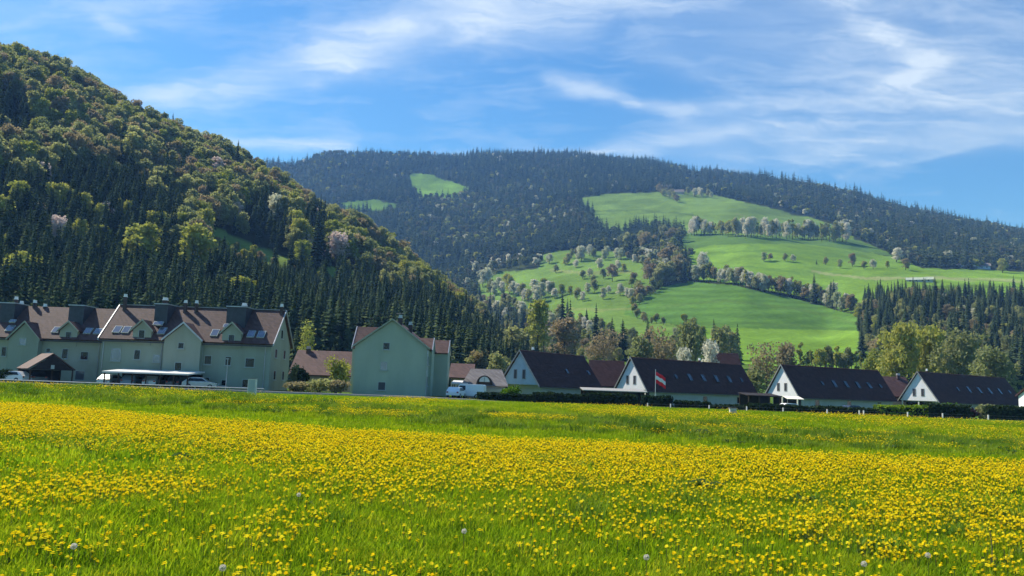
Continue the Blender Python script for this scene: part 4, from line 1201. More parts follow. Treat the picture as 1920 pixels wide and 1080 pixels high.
for xx in (0, 2.0, 4.2): MB().box(xx, xx + .16, -1.35, -1.2, -.5, e_ - .95).build('porch_post', M['wood'], g_)
for xx in (1.6, 4.4): window(g_, (xx, 0, .6), *FR, .9, 1.0)


# --- row of dark-roofed houses with white gables
def row_house(label, pa, pb, zr_abs, D, z_ground, gable_mat, ze_abs, nwin, posts=True, first=.3, vent=None):
    A, B_ = on_plane(*pa, zr_abs), on_plane(*pb, zr_abs)
    d = (B_ - A); L_ = math.hypot(d.x, d.y); ang = math.atan2(d.y, d.x)
    yd = Vector((-math.sin(ang), math.cos(ang), 0))
    o = A - yd * D / 2
    h_ = empty('row_house', (o.x, o.y, z_ground), ang); tag(h_, label, 'house', 'dark-roofed houses in a row behind the hedge')
    e_, r_ = ze_abs - z_ground, zr_abs - z_ground - .1
    s = math.atan2(r_ - e_, D / 2)
    MB().box(1.3, L_, .55, D - .55, -.5, e_ - .02).build('wall', M['teal_wall'], h_)
    MB().prism([(.16, e_ - .05), (D - .16, e_ - .05), (D / 2, r_ - .06)], 'x', 0, 1.25).build('gable_wall', M[gable_mat], h_)
    MB().prism([(.3, e_ - .02), (D - .3, e_ - .02), (D / 2, r_ - .3)], 'x', L_ - .3, L_ - .02).build('gable_wall', M[gable_mat], h_)
    mb = MB(); gable_roof(mb, .25, L_ - .1, 0, D, e_, r_, .5, .3, .2); rf = mb.build('roof', M['tile_dark'], h_)
    mb = MB(); verge(mb, -.37, 0, D, e_, r_, .3, .24); mb.build('verge_board', M['kerb'], rf)
    MB().box(-.2, L_ + .3, -.5, -.36, e_ - .45, e_ - .3).build('gutter', M['dark_clad'], rf)
    if posts:
        for yy in (.4, D / 2, D - .6): MB().box(.1, .3, yy, yy + .2, -.5, e_ - .06).build('post', M['concrete'], h_)
        MB().box(1.22, 1.29, .7, D - .7, -.4, e_ - .3).build('recessed_wall', M['shade_wall'], h_)  # dark sheet over the end wall, the recess's shade put into its colour
    for yy in (D / 2 - .85, D / 2 + .85):
        window(h_, (0, yy, e_ + .9), (0, -1, 0), (-1, 0, 0), .5, 1.35, 'dark_clad', 'kerb', 0, False)
    for k in range(nwin):
        xx = L_ * (first + (.92 - first) * k / max(nwin - 1, 1))
        small = k in (0, nwin - 1)
        skylight(h_, xx, D * .22, e_, s, .6 if small else .85, .9 if small else 1.5, glass='dimglass', proud=.26)
    for k in range(max(2, nwin // 2)):
        window(h_, (L_ * (.2 + .65 * k / max(nwin // 2 - 1, 1)), .55, .9), *FR, 1.1, 1.1)
    if vent is not None: chimney(h_, L_ * vent, D / 2 + .5, r_ - 1, r_ + .45, .32)
    return h_, L_, e_, r_


row_house('short dark-roofed house with the bluish gable, leftmost of the row behind the hedge', (976, 657), (1092, 668), 7.4, 7.6, -.85, 'blue_wall', 2.1, 2, False, .55, .22)
row_house('longest dark-roofed house with white gable, the one behind the red and white flag', (1184, 670), (1387, 684), 7.4, 7.6, -.85, 'white', 1.95, 6, vent=.62)
row_house('dark-roofed house with white gable and a pale awning beside it, second from the right', (1466, 684), (1644, 695), 7.4, 7.8, -.85, 'white', 1.75, 6)
row_house('rightmost dark-roofed house with white gable behind the taller garden hedge', (1721, 697), (1882, 709), 7.4, 7.8, -.85, 'white', 1.75, 6, vent=.12)
h_, L_, e_, r_ = small_house('linking_house', 'small dark-roofed house squeezed between the bluish gable and the flag house', 'house', 1112, 1172, 722, 678, 150, 8, 'teal_wall', 'tile_dark', -.8)
window(h_, (2, 0, 1), *FR, 1, 1.1)
h_, L_, e_, r_ = small_house('linking_house', 'small brown-roofed house tucked behind the gap left of the rightmost white gable', 'house', 1640, 1712, 742, 708, 165, 8, 'beige', 'tile_brown', -.8, ((1682, .5),))
window(h_, (3, 0, 1), *FR, 1, 1.1)
h_, L_, e_, r_ = small_house('linking_house', 'dark low house end peeping over the right tip of the flag house roof', 'house', 1350, 1390, 700, 664, 185, 8, 'teal_wall', 'tile_dark', -.5)
window(h_, (2, 0, 1), *FR, 1, 1.1)
h_, L_, e_, r_ = small_house('white_house', 'white house just cut by the right edge of the picture', 'house', 1962, 2040, 744, 724, 140, 8, 'white', 'tile_dark', -.6)
window(h_, (3, 0, 1), *FR, 1, 1.1)
for (bx, by, Y_, lab) in ((1744, 688, 210, 'small white chimney standing above the rightmost dark roof'),):
    p = at(bx, by, Y_)
# flat carport roofs between the row houses
def carport(label, px0, px1, pyt, Y, D, th, z0, roofm, nposts, group=None, back=False, name='carport'):
    x0, x1 = X(px0, Y), X(px1, Y); zt = Z((px0 + px1) / 2, pyt, Y) - z0
    h_ = empty(name, (x0, Y, z0)); tag(h_, label, 'carport', group)
    L_ = x1 - x0
    MB().slab((-.2, -.3, zt - .38), (L_ + .2, -.3, zt - .38), (L_ + .2, D + .2, zt), (-.2, D + .2, zt), th * .45).build('roof', M[roofm], h_)
    for k in range(nposts):
        xx = L_ * k / (nposts - 1)
        MB().box(xx - .07, xx + .07, 0, .14, -.4, zt - .42 - th * .4).build('post', M['wood'], h_)
    for k in range(nposts):
        xx = L_ * k / (nposts - 1)
        MB().box(xx - .07, xx + .07, D - .2, D - .06, -.4, zt - th).build('post', M['wood'], h_)
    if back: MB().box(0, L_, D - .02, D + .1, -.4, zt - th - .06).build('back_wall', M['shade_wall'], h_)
    return h_
carport('long carport with a bright white flat roof in front of the long green building', 196, 352, 692.5, 102.5, 5.0, .42, -.2, 'white_roof', 7, back=True)
carport('flat pale-roofed carport left of the flag house gable', 1096, 1212, 728, 122, 5, .28, -.8, 'kerb', 5, 'flat carports between the row houses', True)
carport('dark flat-roofed carport between the flag house and the second gable from the right', 1404, 1462, 737, 124, 5, .25, -.8, 'shade_wall', 4, 'flat carports between the row houses', True)

# wooden shelter with brown roof at far left, its gable turned to the right
Ys = 103.0
pA, pB = at(45, 662, Ys + 5), at(97, 664, Ys)
sh = empty('wooden_shelter', (X(97, Ys), Ys, -.2), R(42)); tag(sh, 'open wooden shelter with brown tiled roof and a dark gable at the far left', 'shelter')
hw = 2.75; zs_e = Z(97, 694, Ys) + .2; zs_r = Z(97, 664, Ys) + .2; Ds = 6.6
mb = MB(); t = .14
mb.slab((-hw, Ds, zs_e + t), (-hw, 0, zs_e + t), (0, 0, zs_r + t), (0, Ds, zs_r + t), t)
mb.slab((hw, 0, zs_e + t), (hw, Ds, zs_e + t), (.002, Ds, zs_r + t), (.002, 0, zs_r + t), t)
mb.build('roof', M['tile_brown'], sh)
MB().prism([(-hw + .25, zs_e + .02), (hw - .25, zs_e + .02), (0, zs_r - .1)], 'y', .1, .2).build('gable_boarding', M['shade_wall'], sh)
for (xx, yy) in ((-hw + .3, .1), (0, .1), (hw - .4, .1), (-hw + .3, Ds - .3), (hw - .4, Ds - .3)):
    MB().box(xx, xx + .16, yy, yy + .16, -.4, zs_e + .1).build('post', M['wood'], sh)
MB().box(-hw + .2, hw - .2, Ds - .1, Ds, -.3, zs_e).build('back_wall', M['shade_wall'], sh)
MB().box(-.15, .25, .05, .1, zs_e + .15, zs_e + .65).build('vent', M['frame'], sh)


# --- vehicles
def car(label, cat, x, y, z, rz, paint, L_=4.3, W_=1.78, H_=1.46, van=False, name='parked_car', group='cars parked by the buildings'):
    root = empty(name, (x, y, z), rz); tag(root, label, cat, group)
    h = L_ / 2; w_ = W_ / 2
    if van: prof = [(-h, .35), (-h, H_ * .92), (-h + .15, H_), (h * .45, H_), (h * .72, H_ * .62), (h * .97, H_ * .5), (h, .35)]
    else: prof = [(-h, .35), (-h + .02, .82), (-h * .9, .95), (-h * .62, H_ - .03), (-h * .2, H_), (h * .16, H_ - .05), (h * .5, .95), (h * .95, .78), (h, .55), (h - .03, .32)]
    vs = []; n = len(prof)
    for sgn in (-1, 1):
        for (a, zz) in prof:
            k = 1 - .16 * max(0, (zz - .9) / (H_ - .9)); vs.append((a, sgn * w_ * k, zz))
    fs = [tuple(range(n))[::-1], tuple(range(n, 2 * n))] + [(i, (i + 1) % n, n + (i + 1) % n, n + i) for i in range(n)]
    MB().add(vs, fs).build('body', M[paint], root, False, .05)
    top = H_ - .12
    for sgn in (-1, 1):
        y0, y1 = sgn * (w_ * .985), sgn * (w_ * .87)
        q = [(-h * .72, .98), (h * .40, .98), (h * .12, top), (-h * .56, top)] if not van else [(h * .1, 1.15), (h * .66, 1.15), (h * .44, top - .1), (h * .1, top - .1)]
        MB().add([(a, (y0 if zz < 1.2 else y1) + sgn * o, zz) for o in (0.0, .02) for (a, zz) in q], [(0, 1, 2, 3), (7, 6, 5, 4), (0, 4, 5, 1), (1, 5, 6, 2), (2, 6, 7, 3), (3, 7, 4, 0)]).build('side_window', M['glass'], root)
    fw = [(h * .50, .97), (h * .18, H_ - .08)] if not van else [(h * .70, H_ * .64), (h * .47, H_ - .08)]
    MB().slab((fw[0][0] + .02, -w_ * .85, fw[0][1] + .02), (fw[0][0] + .02, w_ * .85, fw[0][1] + .02), (fw[1][0] + .04, w_ * .72, fw[1][1]), (fw[1][0] + .04, -w_ * .72, fw[1][1]), .02).build('windscreen', M['glass'], root)
    for sgn in (-1, 1):
        MB().box(h - .06, h + .015, sgn * w_ * .75 - .16, sgn * w_ * .75 + .16, .62, .76).build('headlight', M['head'], root)
        MB().box(-h - .015, -h + .05, sgn * w_ * .78 - .12, sgn * w_ * .78 + .12, .68, .86).build('tail_light', M['lamp'], root)
        for a in (-h * .6, h * .62):
            yy = sgn * (w_ - .1)
            circ = lambda r_, n_: [(a + r_ * math.cos(2 * math.pi * k / n_), .32 + r_ * math.sin(2 * math.pi * k / n_)) for k in range(n_)]
            wh = MB().prism(circ(.32, 14), 'y', yy - .11, yy + .11).build('wheel', M['tyre'], root)
            MB().prism(circ(.19, 10), 'y', yy - .125, yy + .125).build('rim', M['steel'], wh)
    return root


def gcar(label, cat, px, Y, rz, paint, **k):
    x = X(px, Y); return car(label, cat, x, Y, float(hV(x, Y)) + .01 if k.pop('g', True) else 0, rz, paint, **k)


gcar('silver car under the left end of the white-roofed carport', 'car', 212, 105, R(86), 'car_silver')
gcar('blue-grey car under the white-roofed carport, second from its left end', 'car', 252, 105, R(94), 'car_blue')
gcar('silver-grey car under the middle of the white-roofed carport', 'car', 294, 105, R(90), 'car_silver')
gcar('dark car near the right end of the white-roofed carport', 'car', 338, 105, R(88), 'car_dark')
gcar('silver car parked in the open just right of the white-roofed carport', 'car', 378, 104, R(8), 'car_silver')
gcar('white car half under the wooden shelter at the far left', 'car', 24, 103.5, R(172), 'car_white')
gcar('dark car inside the wooden shelter at the far left', 'car', 70, 106.5, R(130), 'car_dark')
gcar('white delivery van standing in front of the brown cottage right of the gabled house', 'van', 880, 111, R(168), 'car_white', L_=4.6, W_=1.85, H_=1.95, van=True, name='delivery_van', group=None)
gcar('white car parked at the corner of the green gabled house', 'car', 857, 108, R(80), 'car_white')
carport('white flat garage roof behind the delivery van', 850, 876, 713, 118, 4, .5, -.4, 'white_roof', 3, name='garage_roof')
gcar('pale car under the second gable from the right', 'car', 1484, 121, R(12), 'car_white')
gcar('dark car in front of the wall of the house second from the right', 'car', 1600, 124, R(20), 'car_dark')

aw = at(1466, 742, 121.5)
an = empty('awning', (aw.x, aw.y, -.85), R(10)); tag(an, 'small cream sun awning beside the second white gable from the right', 'awning')
wa = (1500 - 1466) * 121.5 / F; za = aw.z + .85
MB().slab((0, -1.6, za - .42), (wa, -1.6, za - .42), (wa, 0, za), (0, 0, za), .04).build('canopy', M['beige_cloth'], an)
for xx in (.05, wa - .1): MB().box(xx, xx + .05, -1.55, -1.5, -.2, za - .46).build('post', M['steel'], an)
# --- flag on its pole
fp = at(1229, 715, 112.0); gz = -.85
pole_ = empty('flagpole', (fp.x, fp.y, gz)); tag(pole_, 'thin white flagpole with a drooping red, white and red flag', 'flagpole')
zt = Z(1229, 694, 112) - gz
MB().tube([(0, 0, -.3), (0, 0, zt)], [.035, .025], 8).build('pole', M['white_metal'], pole_)
MB().tube([(0, 0, zt), (0, 0, zt + .1)], [.07, .05], 8).build('finial', M['zinc'], pole_)
fl = empty('flag', (fp.x + .05, fp.y, gz + zt - .25)); tag(fl, 'red, white and red striped flag drooping from the pole before the longest roof', 'flag')
def flag_part(v0, v1, mt, nm):
    nu, nv = 14, 5; vs = []
    for i_ in range(nu):
        u_ = i_ / (nu - 1)
        for j_ in range(nv):
            v_ = v0 + (v1 - v0) * j_ / (nv - 1)
            vs.append((u_ * 1.35, .16 * math.sin(u_ * 9 + v_ * 2) * u_ ** .6, -v_ * 1.55 - .75 * u_ ** 1.2 + .04 * math.sin(u_ * 12)))
    fs = [(i_ * nv + j_, (i_ + 1) * nv + j_, (i_ + 1) * nv + j_ + 1, i_ * nv + j_ + 1) for i_ in range(nu - 1) for j_ in range(nv - 1)]
    o_ = MB().add(vs, fs).build(nm, M[mt], fl, True)
    md = o_.modifiers.new('cloth', 'SOLIDIFY'); md.thickness = .012
flag_part(0, .333, 'red', 'red_stripe'); flag_part(.333, .667, 'flagwhite', 'white_stripe'); flag_part(.667, 1, 'red', 'red_stripe')

# --- cabinets at the meadow's edge
def cabinet(label, px, pyb, pyt, wpx, Y, name):
    x0 = X(px, Y); zt = Z(px, pyt, Y); zb = Z(px, pyb, Y); w_ = wpx * Y / F / 2
    r_ = empty(name, (x0, Y, zb)); tag(r_, label, 'cabinet')
    H_ = zt - zb
    MB().box(-w_, w_, 0, w_ * 1.1, -.3, H_ - .08).build('body', M['concrete'], r_, False, .02)
    MB().box(-w_ - .04, w_ + .04, -.05, w_ * 1.1 + .04, H_ - .08, H_).build('lid', M['kerb'], r_)
    d_ = MB().box(-w_ + .06, w_ - .06, -.015, .0, .12, H_ - .16).build('door', M['frame'], r_)
    MB().box(w_ - .14, w_ - .1, -.04, -.016, H_ * .5, H_ * .5 + .12).build('handle', M['steel'], d_)
cabinet('tall pale utility cabinet standing alone at the meadow edge before the long building', 473.5, 744, 709, 15, 66, 'utility_cabinet')
cabinet('low grey utility box at the meadow edge below the flag house end', 1375, 779, 765, 12, 66, 'utility_box')

# --- road, kerb and guard rail
def road_y(x): return 95.5 - .025 * (x + 20) - .00006 * (x + 20) ** 2
xsr = np.linspace(-160, 170, 80)
def strip(name, mat, o0, o1, dz, kind='structure', th=0.0):
    vs = []; fs = []
    for x in xsr:
        y = road_y(x)
        for o_ in (o0, o1): vs.append((x, y + o_, float(hV(x, y)) + dz))
        if th:
            for o_ in (o0, o1): vs.append((x, y + o_, float(hV(x, y)) + dz - th))
    n = 4 if th else 2
    for i_ in range(len(xsr) - 1):
        a, c = i_ * n, (i_ + 1) * n
        fs.append((a, c, c + 1, a + 1))
        if th: fs += [(a, a + 2, c + 2, c), (a + 1, c + 1, c + 3, a + 3)]
    tag(MB().add(vs, fs).build(name, mat), kind=kind)
strip('road', M['asphalt'], -2.6, 2.6, .03)
strip('road_marking', M['line'], -2.3, -2.15, .036)
strip('kerb', M['kerb'], -2.85, -2.62, .12, th=.2)
strip('pavement', M['kerb'], 2.62, 4.2, .10, th=.2)
gr = empty('guard_rail', (0, 0, 0)); tag(gr, 'low galvanised guard rail along the road at the left', 'guard rail')
mb = MB(); xg = np.arange(-92, -24, 4.0)
mb.tube([(x, road_y(x) - 3.2, .40) for x in xg], [.07] * len(xg), 5); mb.build('rail', M['steel'], gr)
pm = MB().box(-.05, .05, -.05, .05, -.2, .4).mesh('post', M['steel'])
for x in xg: link('post', pm, gr, (float(x), float(road_y(x) - 3.1), 0))

# street lamp posts and fence posts
lp = at(426, 690, 100)
lm = empty('street_lamp', (lp.x, lp.y, -.1)); tag(lm, 'thin street lamp in front of the right half of the long building', 'street lamp')
MB().tube([(0, 0, -.2), (0, 0, 3.9)], [.05, .035], 6).build('pole', M['steel'], lm); MB().box(-.1, .1, -.35, .12, 3.9, 4.0).build('lamp_head', M['frame'], lm)


# --- hedges and shrubs
def leaf_box(name, x0, x1, yc, dpt, zb, zt, n, mat, label, cat, group=None, slant=None, par=None):
    P = np.stack([rng.uniform(x0, x1, n), rng.normal(0, dpt * .42, n), np.zeros(n)], -1)
    P[:, 1] = np.clip(P[:, 1], -dpt * .6, dpt * .6)
    topv = (zt - zb) * (.86 + .22 * fbm(P[:, 0], P[:, 0] * 0, 3.0, 3, 91))
    P[:, 2] = topv * rng.uniform(0, 1, n) ** .7
    P[:, 1] *= 1 - .3 * P[:, 2] / (zt - zb)
    P[:, 1] += 0
    u_ = rand_unit(n); v_ = np.cross(u_, rand_unit(n)); v_ /= np.linalg.norm(v_, axis=1, keepdims=True) + 1e-6
    s_ = rng.uniform(.5, 1.3, (n, 1)) * .13
    P2 = P.copy(); P2[:, 0] -= (x0 + x1) / 2
    me_ = quads_mesh('foliage', P2, u_ * s_, v_ * s_, M[mat])
    r_ = empty(name, ((x0 + x1) / 2, yc, zb)); tag(r_, label, cat, group)
    link('foliage', me_, r_)
    hw_ = (x1 - x0) / 2 - .15
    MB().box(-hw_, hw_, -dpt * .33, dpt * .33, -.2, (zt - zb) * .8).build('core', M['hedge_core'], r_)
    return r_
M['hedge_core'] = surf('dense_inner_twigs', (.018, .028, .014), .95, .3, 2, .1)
hd = [(896, 1000, 737, 'hedge', 'dark hedge in front of the grey cottage and the bluish gable'),
      (1000, 1100, 737, 'hedge', 'dark hedge in front of the leftmost dark-roofed house'),
      (1100, 1196, 738, 'hedge', 'dark hedge in front of the flat pale carport'),
      (1204, 1262, 741, 'hedge', 'dark hedge under the flag and the white gable'),
      (1266, 1330, 752, 'hedge', 'lower dark hedge in front of the middle of the flag house'),
      (1330, 1404, 759, 'hedge', 'lowest piece of hedge below the right end of the flag house'),
      (1404, 1500, 758, 'hedge', 'dark hedge below the second gable from the right'),
      (1500, 1640, 763, 'hedge', 'low dark hedge along the wall of the house second from the right'),
      (1640, 1735, 758, 'rough', 'lighter green hedge left of the rightmost white gable'),
      (1735, 1815, 756, 'hedge', 'garden hedge with loose top below the rightmost dark roof'),
      (1845, 1960, 762, 'hedge', 'dark hedge at the right edge of the picture')]
for (p0, p1, pt, mt, lab) in hd:
    Yh = 101.0; x0, x1 = X(p0, Yh), X(p1, Yh); zb = -.85 if p0 > 1000 else -.7
    zt = Z((p0 + p1) / 2, pt, Yh)
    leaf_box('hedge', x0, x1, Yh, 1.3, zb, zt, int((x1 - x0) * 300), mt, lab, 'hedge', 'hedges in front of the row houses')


def shrub(px, pyt, Y, wpx, mat, label, n=700, zb=None, name='garden_shrub'):
    x = X(px, Y); zb = float(hV(x, Y)) if zb is None else zb; h_ = Z(px, pyt, Y) - zb; w_ = wpx * Y / F / 2
    k = 6; cs = np.stack([rng.uniform(-.5, .5, k) * w_, rng.uniform(-.4, .4, k) * w_, rng.uniform(.3, .78, k) * h_], -1)
    pk = rng.integers(0, k, n); P = cs[pk] + rand_unit(n) * rng.uniform(.4, 1.05, (n, 1)) * np.array([w_ * .6, w_ * .6, h_ * .28])
    u_ = rand_unit(n); v_ = np.cross(u_, rand_unit(n)); v_ /= np.linalg.norm(v_, axis=1, keepdims=True) + 1e-6
    s_ = rng.uniform(.5, 1.3, (n, 1)) * .13
    P[:, 2] = np.abs(P[:, 2])
    r_ = empty(name, (x, Y, zb)); tag(r_, label, 'shrub')
    link('foliage', quads_mesh('foliage', P, u_ * s_, v_ * s_, M[mat]), r_)
    mb = MB()
    for a in range(5): mb.tube([(0, 0, -.2), (math.cos(a * 1.3) * w_ * .25, math.sin(a * 1.3) * w_ * .25, h_ * .35), (math.cos(a * 1.3) * w_ * .5, math.sin(a * 1.3) * w_ * .5, h_ * .7)], [.05, .035, .012], 4)
    mb.build('stems', M['bark'], r_)


shrub(575, 602, 150, 48, 'spring', 'small sunlit yellow-green tree behind the reddish cottage roof', 1500, name='small_tree')
shrub(633, 668, 108, 50, 'spring', 'yellow-green garden tree against the left corner of the green gabled house', 1400, name='small_tree')
shrub(553, 672, 110, 30, 'olive', 'slim green shrub right of the long building end wall', 900)
shrub(571, 690, 108, 26, 'hedge', 'dark evergreen shrub below the reddish cottage roof', 700)
shrub(600, 706, 104, 60, 'olive', 'low grey-green shrub before the reddish cottage', 900)
shrub(560, 714, 103, 50, 'bud', 'low brownish shrub by the end wall of the long building', 800)
shrub(640, 712, 103, 44, 'bud', 'low brown shrub at the left corner of the green gabled house', 800)
shrub(1805, 762, 104, 60, 'purple', 'purplish garden shrub below the rightmost dark roof', 800)
shrub(1765, 754, 104, 60, 'rough', 'light green garden shrub below the rightmost white gable', 900)
shrub(1848, 758, 104, 50, 'olive', 'dull green shrub right of the purplish one', 800)
shrub(960, 722, 107, 40, 'rough', 'light green shrub against the foot of the bluish gable', 700)
shrub(1028, 732, 106, 40, 'hedge', 'dark shrub before the wall of the leftmost dark-roofed house', 600)
shrub(8, 690, 103, 36, 'hedge', 'dark shrub at the far left edge beside the wooden shelter', 700)
# white fence panels and posts by the hedge
fpm = MB().box(-.06, .06, -.06, .06, -.2, 1.1).mesh('post', M['concrete'])
fc = empty('garden_fence', (0, 98.6, -.85)); tag(fc, 'low wire fence with pale posts along the foot of the hedges', 'fence')
xf = [X(p, 98.6) for p in (1215, 1258, 1330, 1400, 1468, 1550, 1610, 1618, 1700, 1765, 1850, 1925)]
for x in xf: link('post', fpm, fc, (float(x), 0, 0))
mb = MB()
for zz in (.35, .7, 1.0): mb.tube([(x, 0, zz) for x in xf], [.004] * len(xf), 4)
mb.build('wire', M['steel'], fc)
fb = empty('pasture_fence', (0, 0, 0)); tag(fb, 'line of wooden fence posts across the sunlit grassy bank above the dark roofs', 'fence')
for p in np.linspace(1020, 1165, 8):
    x_, y_, z_, r_ = hit(p, np.interp(p, [1010, 1170], [648, 690]), hL, 180, 500)
    mb = MB().box(-.12, .12, -.12, .12, -.3, 1.7); link('post', mb.mesh('post', M['wood']), fb, (x_, y_, z_))

# farm on the far pasture, pink roof and blue-grey barn, and the white barn roof below it
def far_house(name, label, px0, px1, pyb, pyt, wall, roofm, D=12):
    x_, y_, z_, r_ = hit((px0 + px1) / 2, pyb, hB, 400, 2500)
    az_ = math.atan2(x_, y_); L_ = (px1 - px0) * r_ / F; H_ = (pyb - pyt) * r_ / F
    h_ = empty(name, (x_, y_, z_), -az_); tag(h_, label, 'farmhouse')
    e_ = H_ * .42
    MB().prism([(0, -3), (D, -3), (D, e_), (D / 2, H_), (0, e_)], 'x', -L_ / 2, L_ / 2).build('wall', M[wall], h_)
    m_ = MB(); gable_roof(m_, -L_ / 2, L_ / 2, 0, D, e_, H_, .8, .6, .3); m_.build('roof', M[roofm], h_)
    for k in range(4): window(h_, (-L_ / 2 + L_ * (.15 + .23 * k), 0, e_ * .35), *FR, 1.2, 1.3)
M['shed_roof'] = surf('pale_sheet_roof', (.36, .42, .34), .8, .1, .5, .1)
M['tile_pink'] = roofing('faded_pink_tiles', (.46, .30, .30), .6, .15)
far_house('farmhouse', 'farmhouse with faded pink roof at the wood edge on the far right pasture', 1788, 1826, 502, 488, 'white', 'tile_pink')
far_house('barn', 'blue-grey barn right of the pink-roofed farmhouse', 1822, 1852, 504, 494, 'blue_wall', 'tile_grey')
far_house('barn', 'white-roofed long shed at the upper edge of the right-hand wood', 1704, 1744, 529, 520, 'teal_wall', 'shed_roof')
far_house('farmhouse', 'small grey farmhouse at the top of the uppermost pasture', 1238, 1258, 356, 345, 'beige', 'tile_grey')
far_house('farmhouse', 'second small grey farmhouse beside the crest forest', 1264, 1282, 364, 354, 'beige', 'tile_grey')
#@@MEADOW
# ------------------------------------------------------------------ meadow
# edges of the bands of growth, as distance from the camera against bearing
def edge(pts):
    a = []; r = []
    for (px_, py_) in pts:
        p = on_plane(px_, py_, 0.0); a.append(math.atan2(p.x, p.y)); r.append(math.hypot(p.x, p.y))
    return lambda az: np.interp(az, a, r)
E1 = edge([(0, 760), (320, 786), (640, 812), (960, 830), (1280, 845), (1600, 860), (1920, 872)])       # far edge of the dense flowers
E2 = edge([(0, 751), (320, 770), (640, 792), (960, 812), (1280, 830), (1600, 848), (1920, 860)])       # near edge of the rough bank
E3 = edge([(0, 727), (320, 740), (640, 764), (960, 783), (1280, 798), (1600, 814), (1920, 834)])       # its far edge


def hM(x, y):
    az = np.arctan2(x, y); r = np.hypot(x, y)
    mid = (E2(az) + E3(az)) / 2; half = (E3(az) - E2(az)) / 2 * 1.25
    k = np.clip(1 - ((r - mid) / half) ** 2, 0, 1)
    left = np.clip(.24 - az * .50, .04, .46)
    z = left * k * k
    z = z + .05 * (fbm(x, y, 6, 3, 81) - .5) + .10 * (fbm(x, y, 2.2, 2, 82) - .5) * k
    return z + hV(x, y) * np.clip((r - 70) / 20, 0, 1) + .02


meM, xM, yM, zM = polar('meadow', hM, R(-60), R(60), 420, 1.2, 86, 230, 1.1)
azM = np.arctan2(xM, yM); rM = np.hypot(xM, yM)
cM = np.tile(np.array([[.075, .135, .010]]), (len(xM), 1)) * (0.7 + .5 * fbm(xM, yM, 3, 3, 83))[:, None]
k = (rM > E2(azM)) & (rM < E3(azM)); cM[k] = cM[k] * np.array([.8, .9, 1.2])
paint(meM, cM); meM.materials.append(ground_mat('meadow_soil_grass', .03, 1.5))
tag(link('meadow', meM), kind='structure')


def tuft(name, nbl, rad, h0, h1, wd, mat, lean=.5):
    vs = []; fs = []
    for k in range(nbl):
        a = rng.uniform(0, 6.283); rr_ = rad * math.sqrt(rng.uniform()); x, y = rr_ * math.cos(a), rr_ * math.sin(a)
        h_ = rng.uniform(h0, h1); b = rng.uniform(0, 6.283); ln = rng.uniform(.1, lean) * h_; w_ = wd * rng.uniform(.6, 1.3)
        dx, dy = math.cos(b), math.sin(b); sx, sy = -dy * w_, dx * w_
        o = len(vs)
        vs += [(x - sx, y - sy, -.02), (x + sx, y + sy, -.02), (x + dx * ln * .4 + sx * .8, y + dy * ln * .4 + sy * .8, h_ * .6), (x + dx * ln * .4 - sx * .8, y + dy * ln * .4 - sy * .8, h_ * .6),
               (x + dx * ln, y + dy * ln, h_), (x + dx * ln * 1.02, y + dy * ln * 1.02, h_ * .99)]
        fs += [(o, o + 1, o + 2, o + 3), (o + 3, o + 2, o + 5, o + 4)]
    return mesh_np(name, vs, fs, mat)


def weed(name, n, L_, mat):
    vs = []; fs = []
    for k in range(n):
        a = k * 2.4 + rng.uniform(-.3, .3); l = L_ * rng.uniform(.7, 1.2); w_ = l * .16; c_, s_ = math.cos(a), math.sin(a); up = rng.uniform(.15, .6) * l
        def q(d, sd, zz): return (c_ * d - s_ * sd, s_ * d + c_ * sd, zz)
        o = len(vs)
        vs += [q(0, -w_ * .3, 0), q(0, w_ * .3, 0), q(l * .55, w_, up), q(l * .55, -w_, up), q(l, .01, up * .8), q(l, -.01, up * .8)]
        fs += [(o, o + 1, o + 2, o + 3), (o + 3, o + 2, o + 4, o + 5)]
    return mesh_np(name, vs, fs, mat)


def flower_head(name, rad, z0, tilt, n=11, mat=None):
    """two rings of drooping rays around a raised middle"""
    vs = []; fs = []
    for ring, (ra, zz, k) in enumerate(((1.0, 0.0, n), (.66, .55, n - 3))):
        for i_ in range(k):
            a0 = 2 * math.pi * i_ / k + ring * .3; da = math.pi / k * 1.05; o = len(vs); r_ = rad * ra * rng.uniform(.88, 1.08)
            vs += [(0, 0, rad * (zz - .05)), (math.cos(a0 - da) * r_ * .75, math.sin(a0 - da) * r_ * .75, rad * (zz + .16)), (math.cos(a0) * r_, math.sin(a0) * r_, rad * (zz + .12)), (math.cos(a0 + da) * r_ * .75, math.sin(a0 + da) * r_ * .75, rad * (zz + .16))]
            fs += [(o, o + 1, o + 2, o + 3)]
    V = np.array(vs); Rm = np.array(Matrix.Rotation(tilt[0], 3, 'X') @ Matrix.Rotation(tilt[1], 3, 'Y'))
    V = V @ Rm.T; V[:, 2] += z0
    return mesh_np(name, V, fs, mat or M['petal'])


def join(name, meshes):
    """several meshes in one, keeping their materials"""
    V = []; Fc = []; mi = []; mats = []; b = 0
    for me_ in meshes:
        n = len(me_.vertices); co = np.empty(n * 3, np.float32); me_.vertices.foreach_get('co', co); V.append(co.reshape(-1, 3))
        li = np.empty(len(me_.loops), np.int32); me_.loops.foreach_get('vertex_index', li)
        f_ = li.reshape(len(me_.polygons), -1) + b; Fc.append(f_); b += n
        mt_ = me_.materials[0]
        if mt_ not in mats: mats.append(mt_)
        mi += [mats.index(mt_)] * len(f_)
    me_ = mesh_np(name, np.concatenate(V), np.concatenate(Fc))
    for mt_ in mats: me_.materials.append(mt_)
    me_.polygons.foreach_set('material_index', np.array(mi, np.int32)); return me_


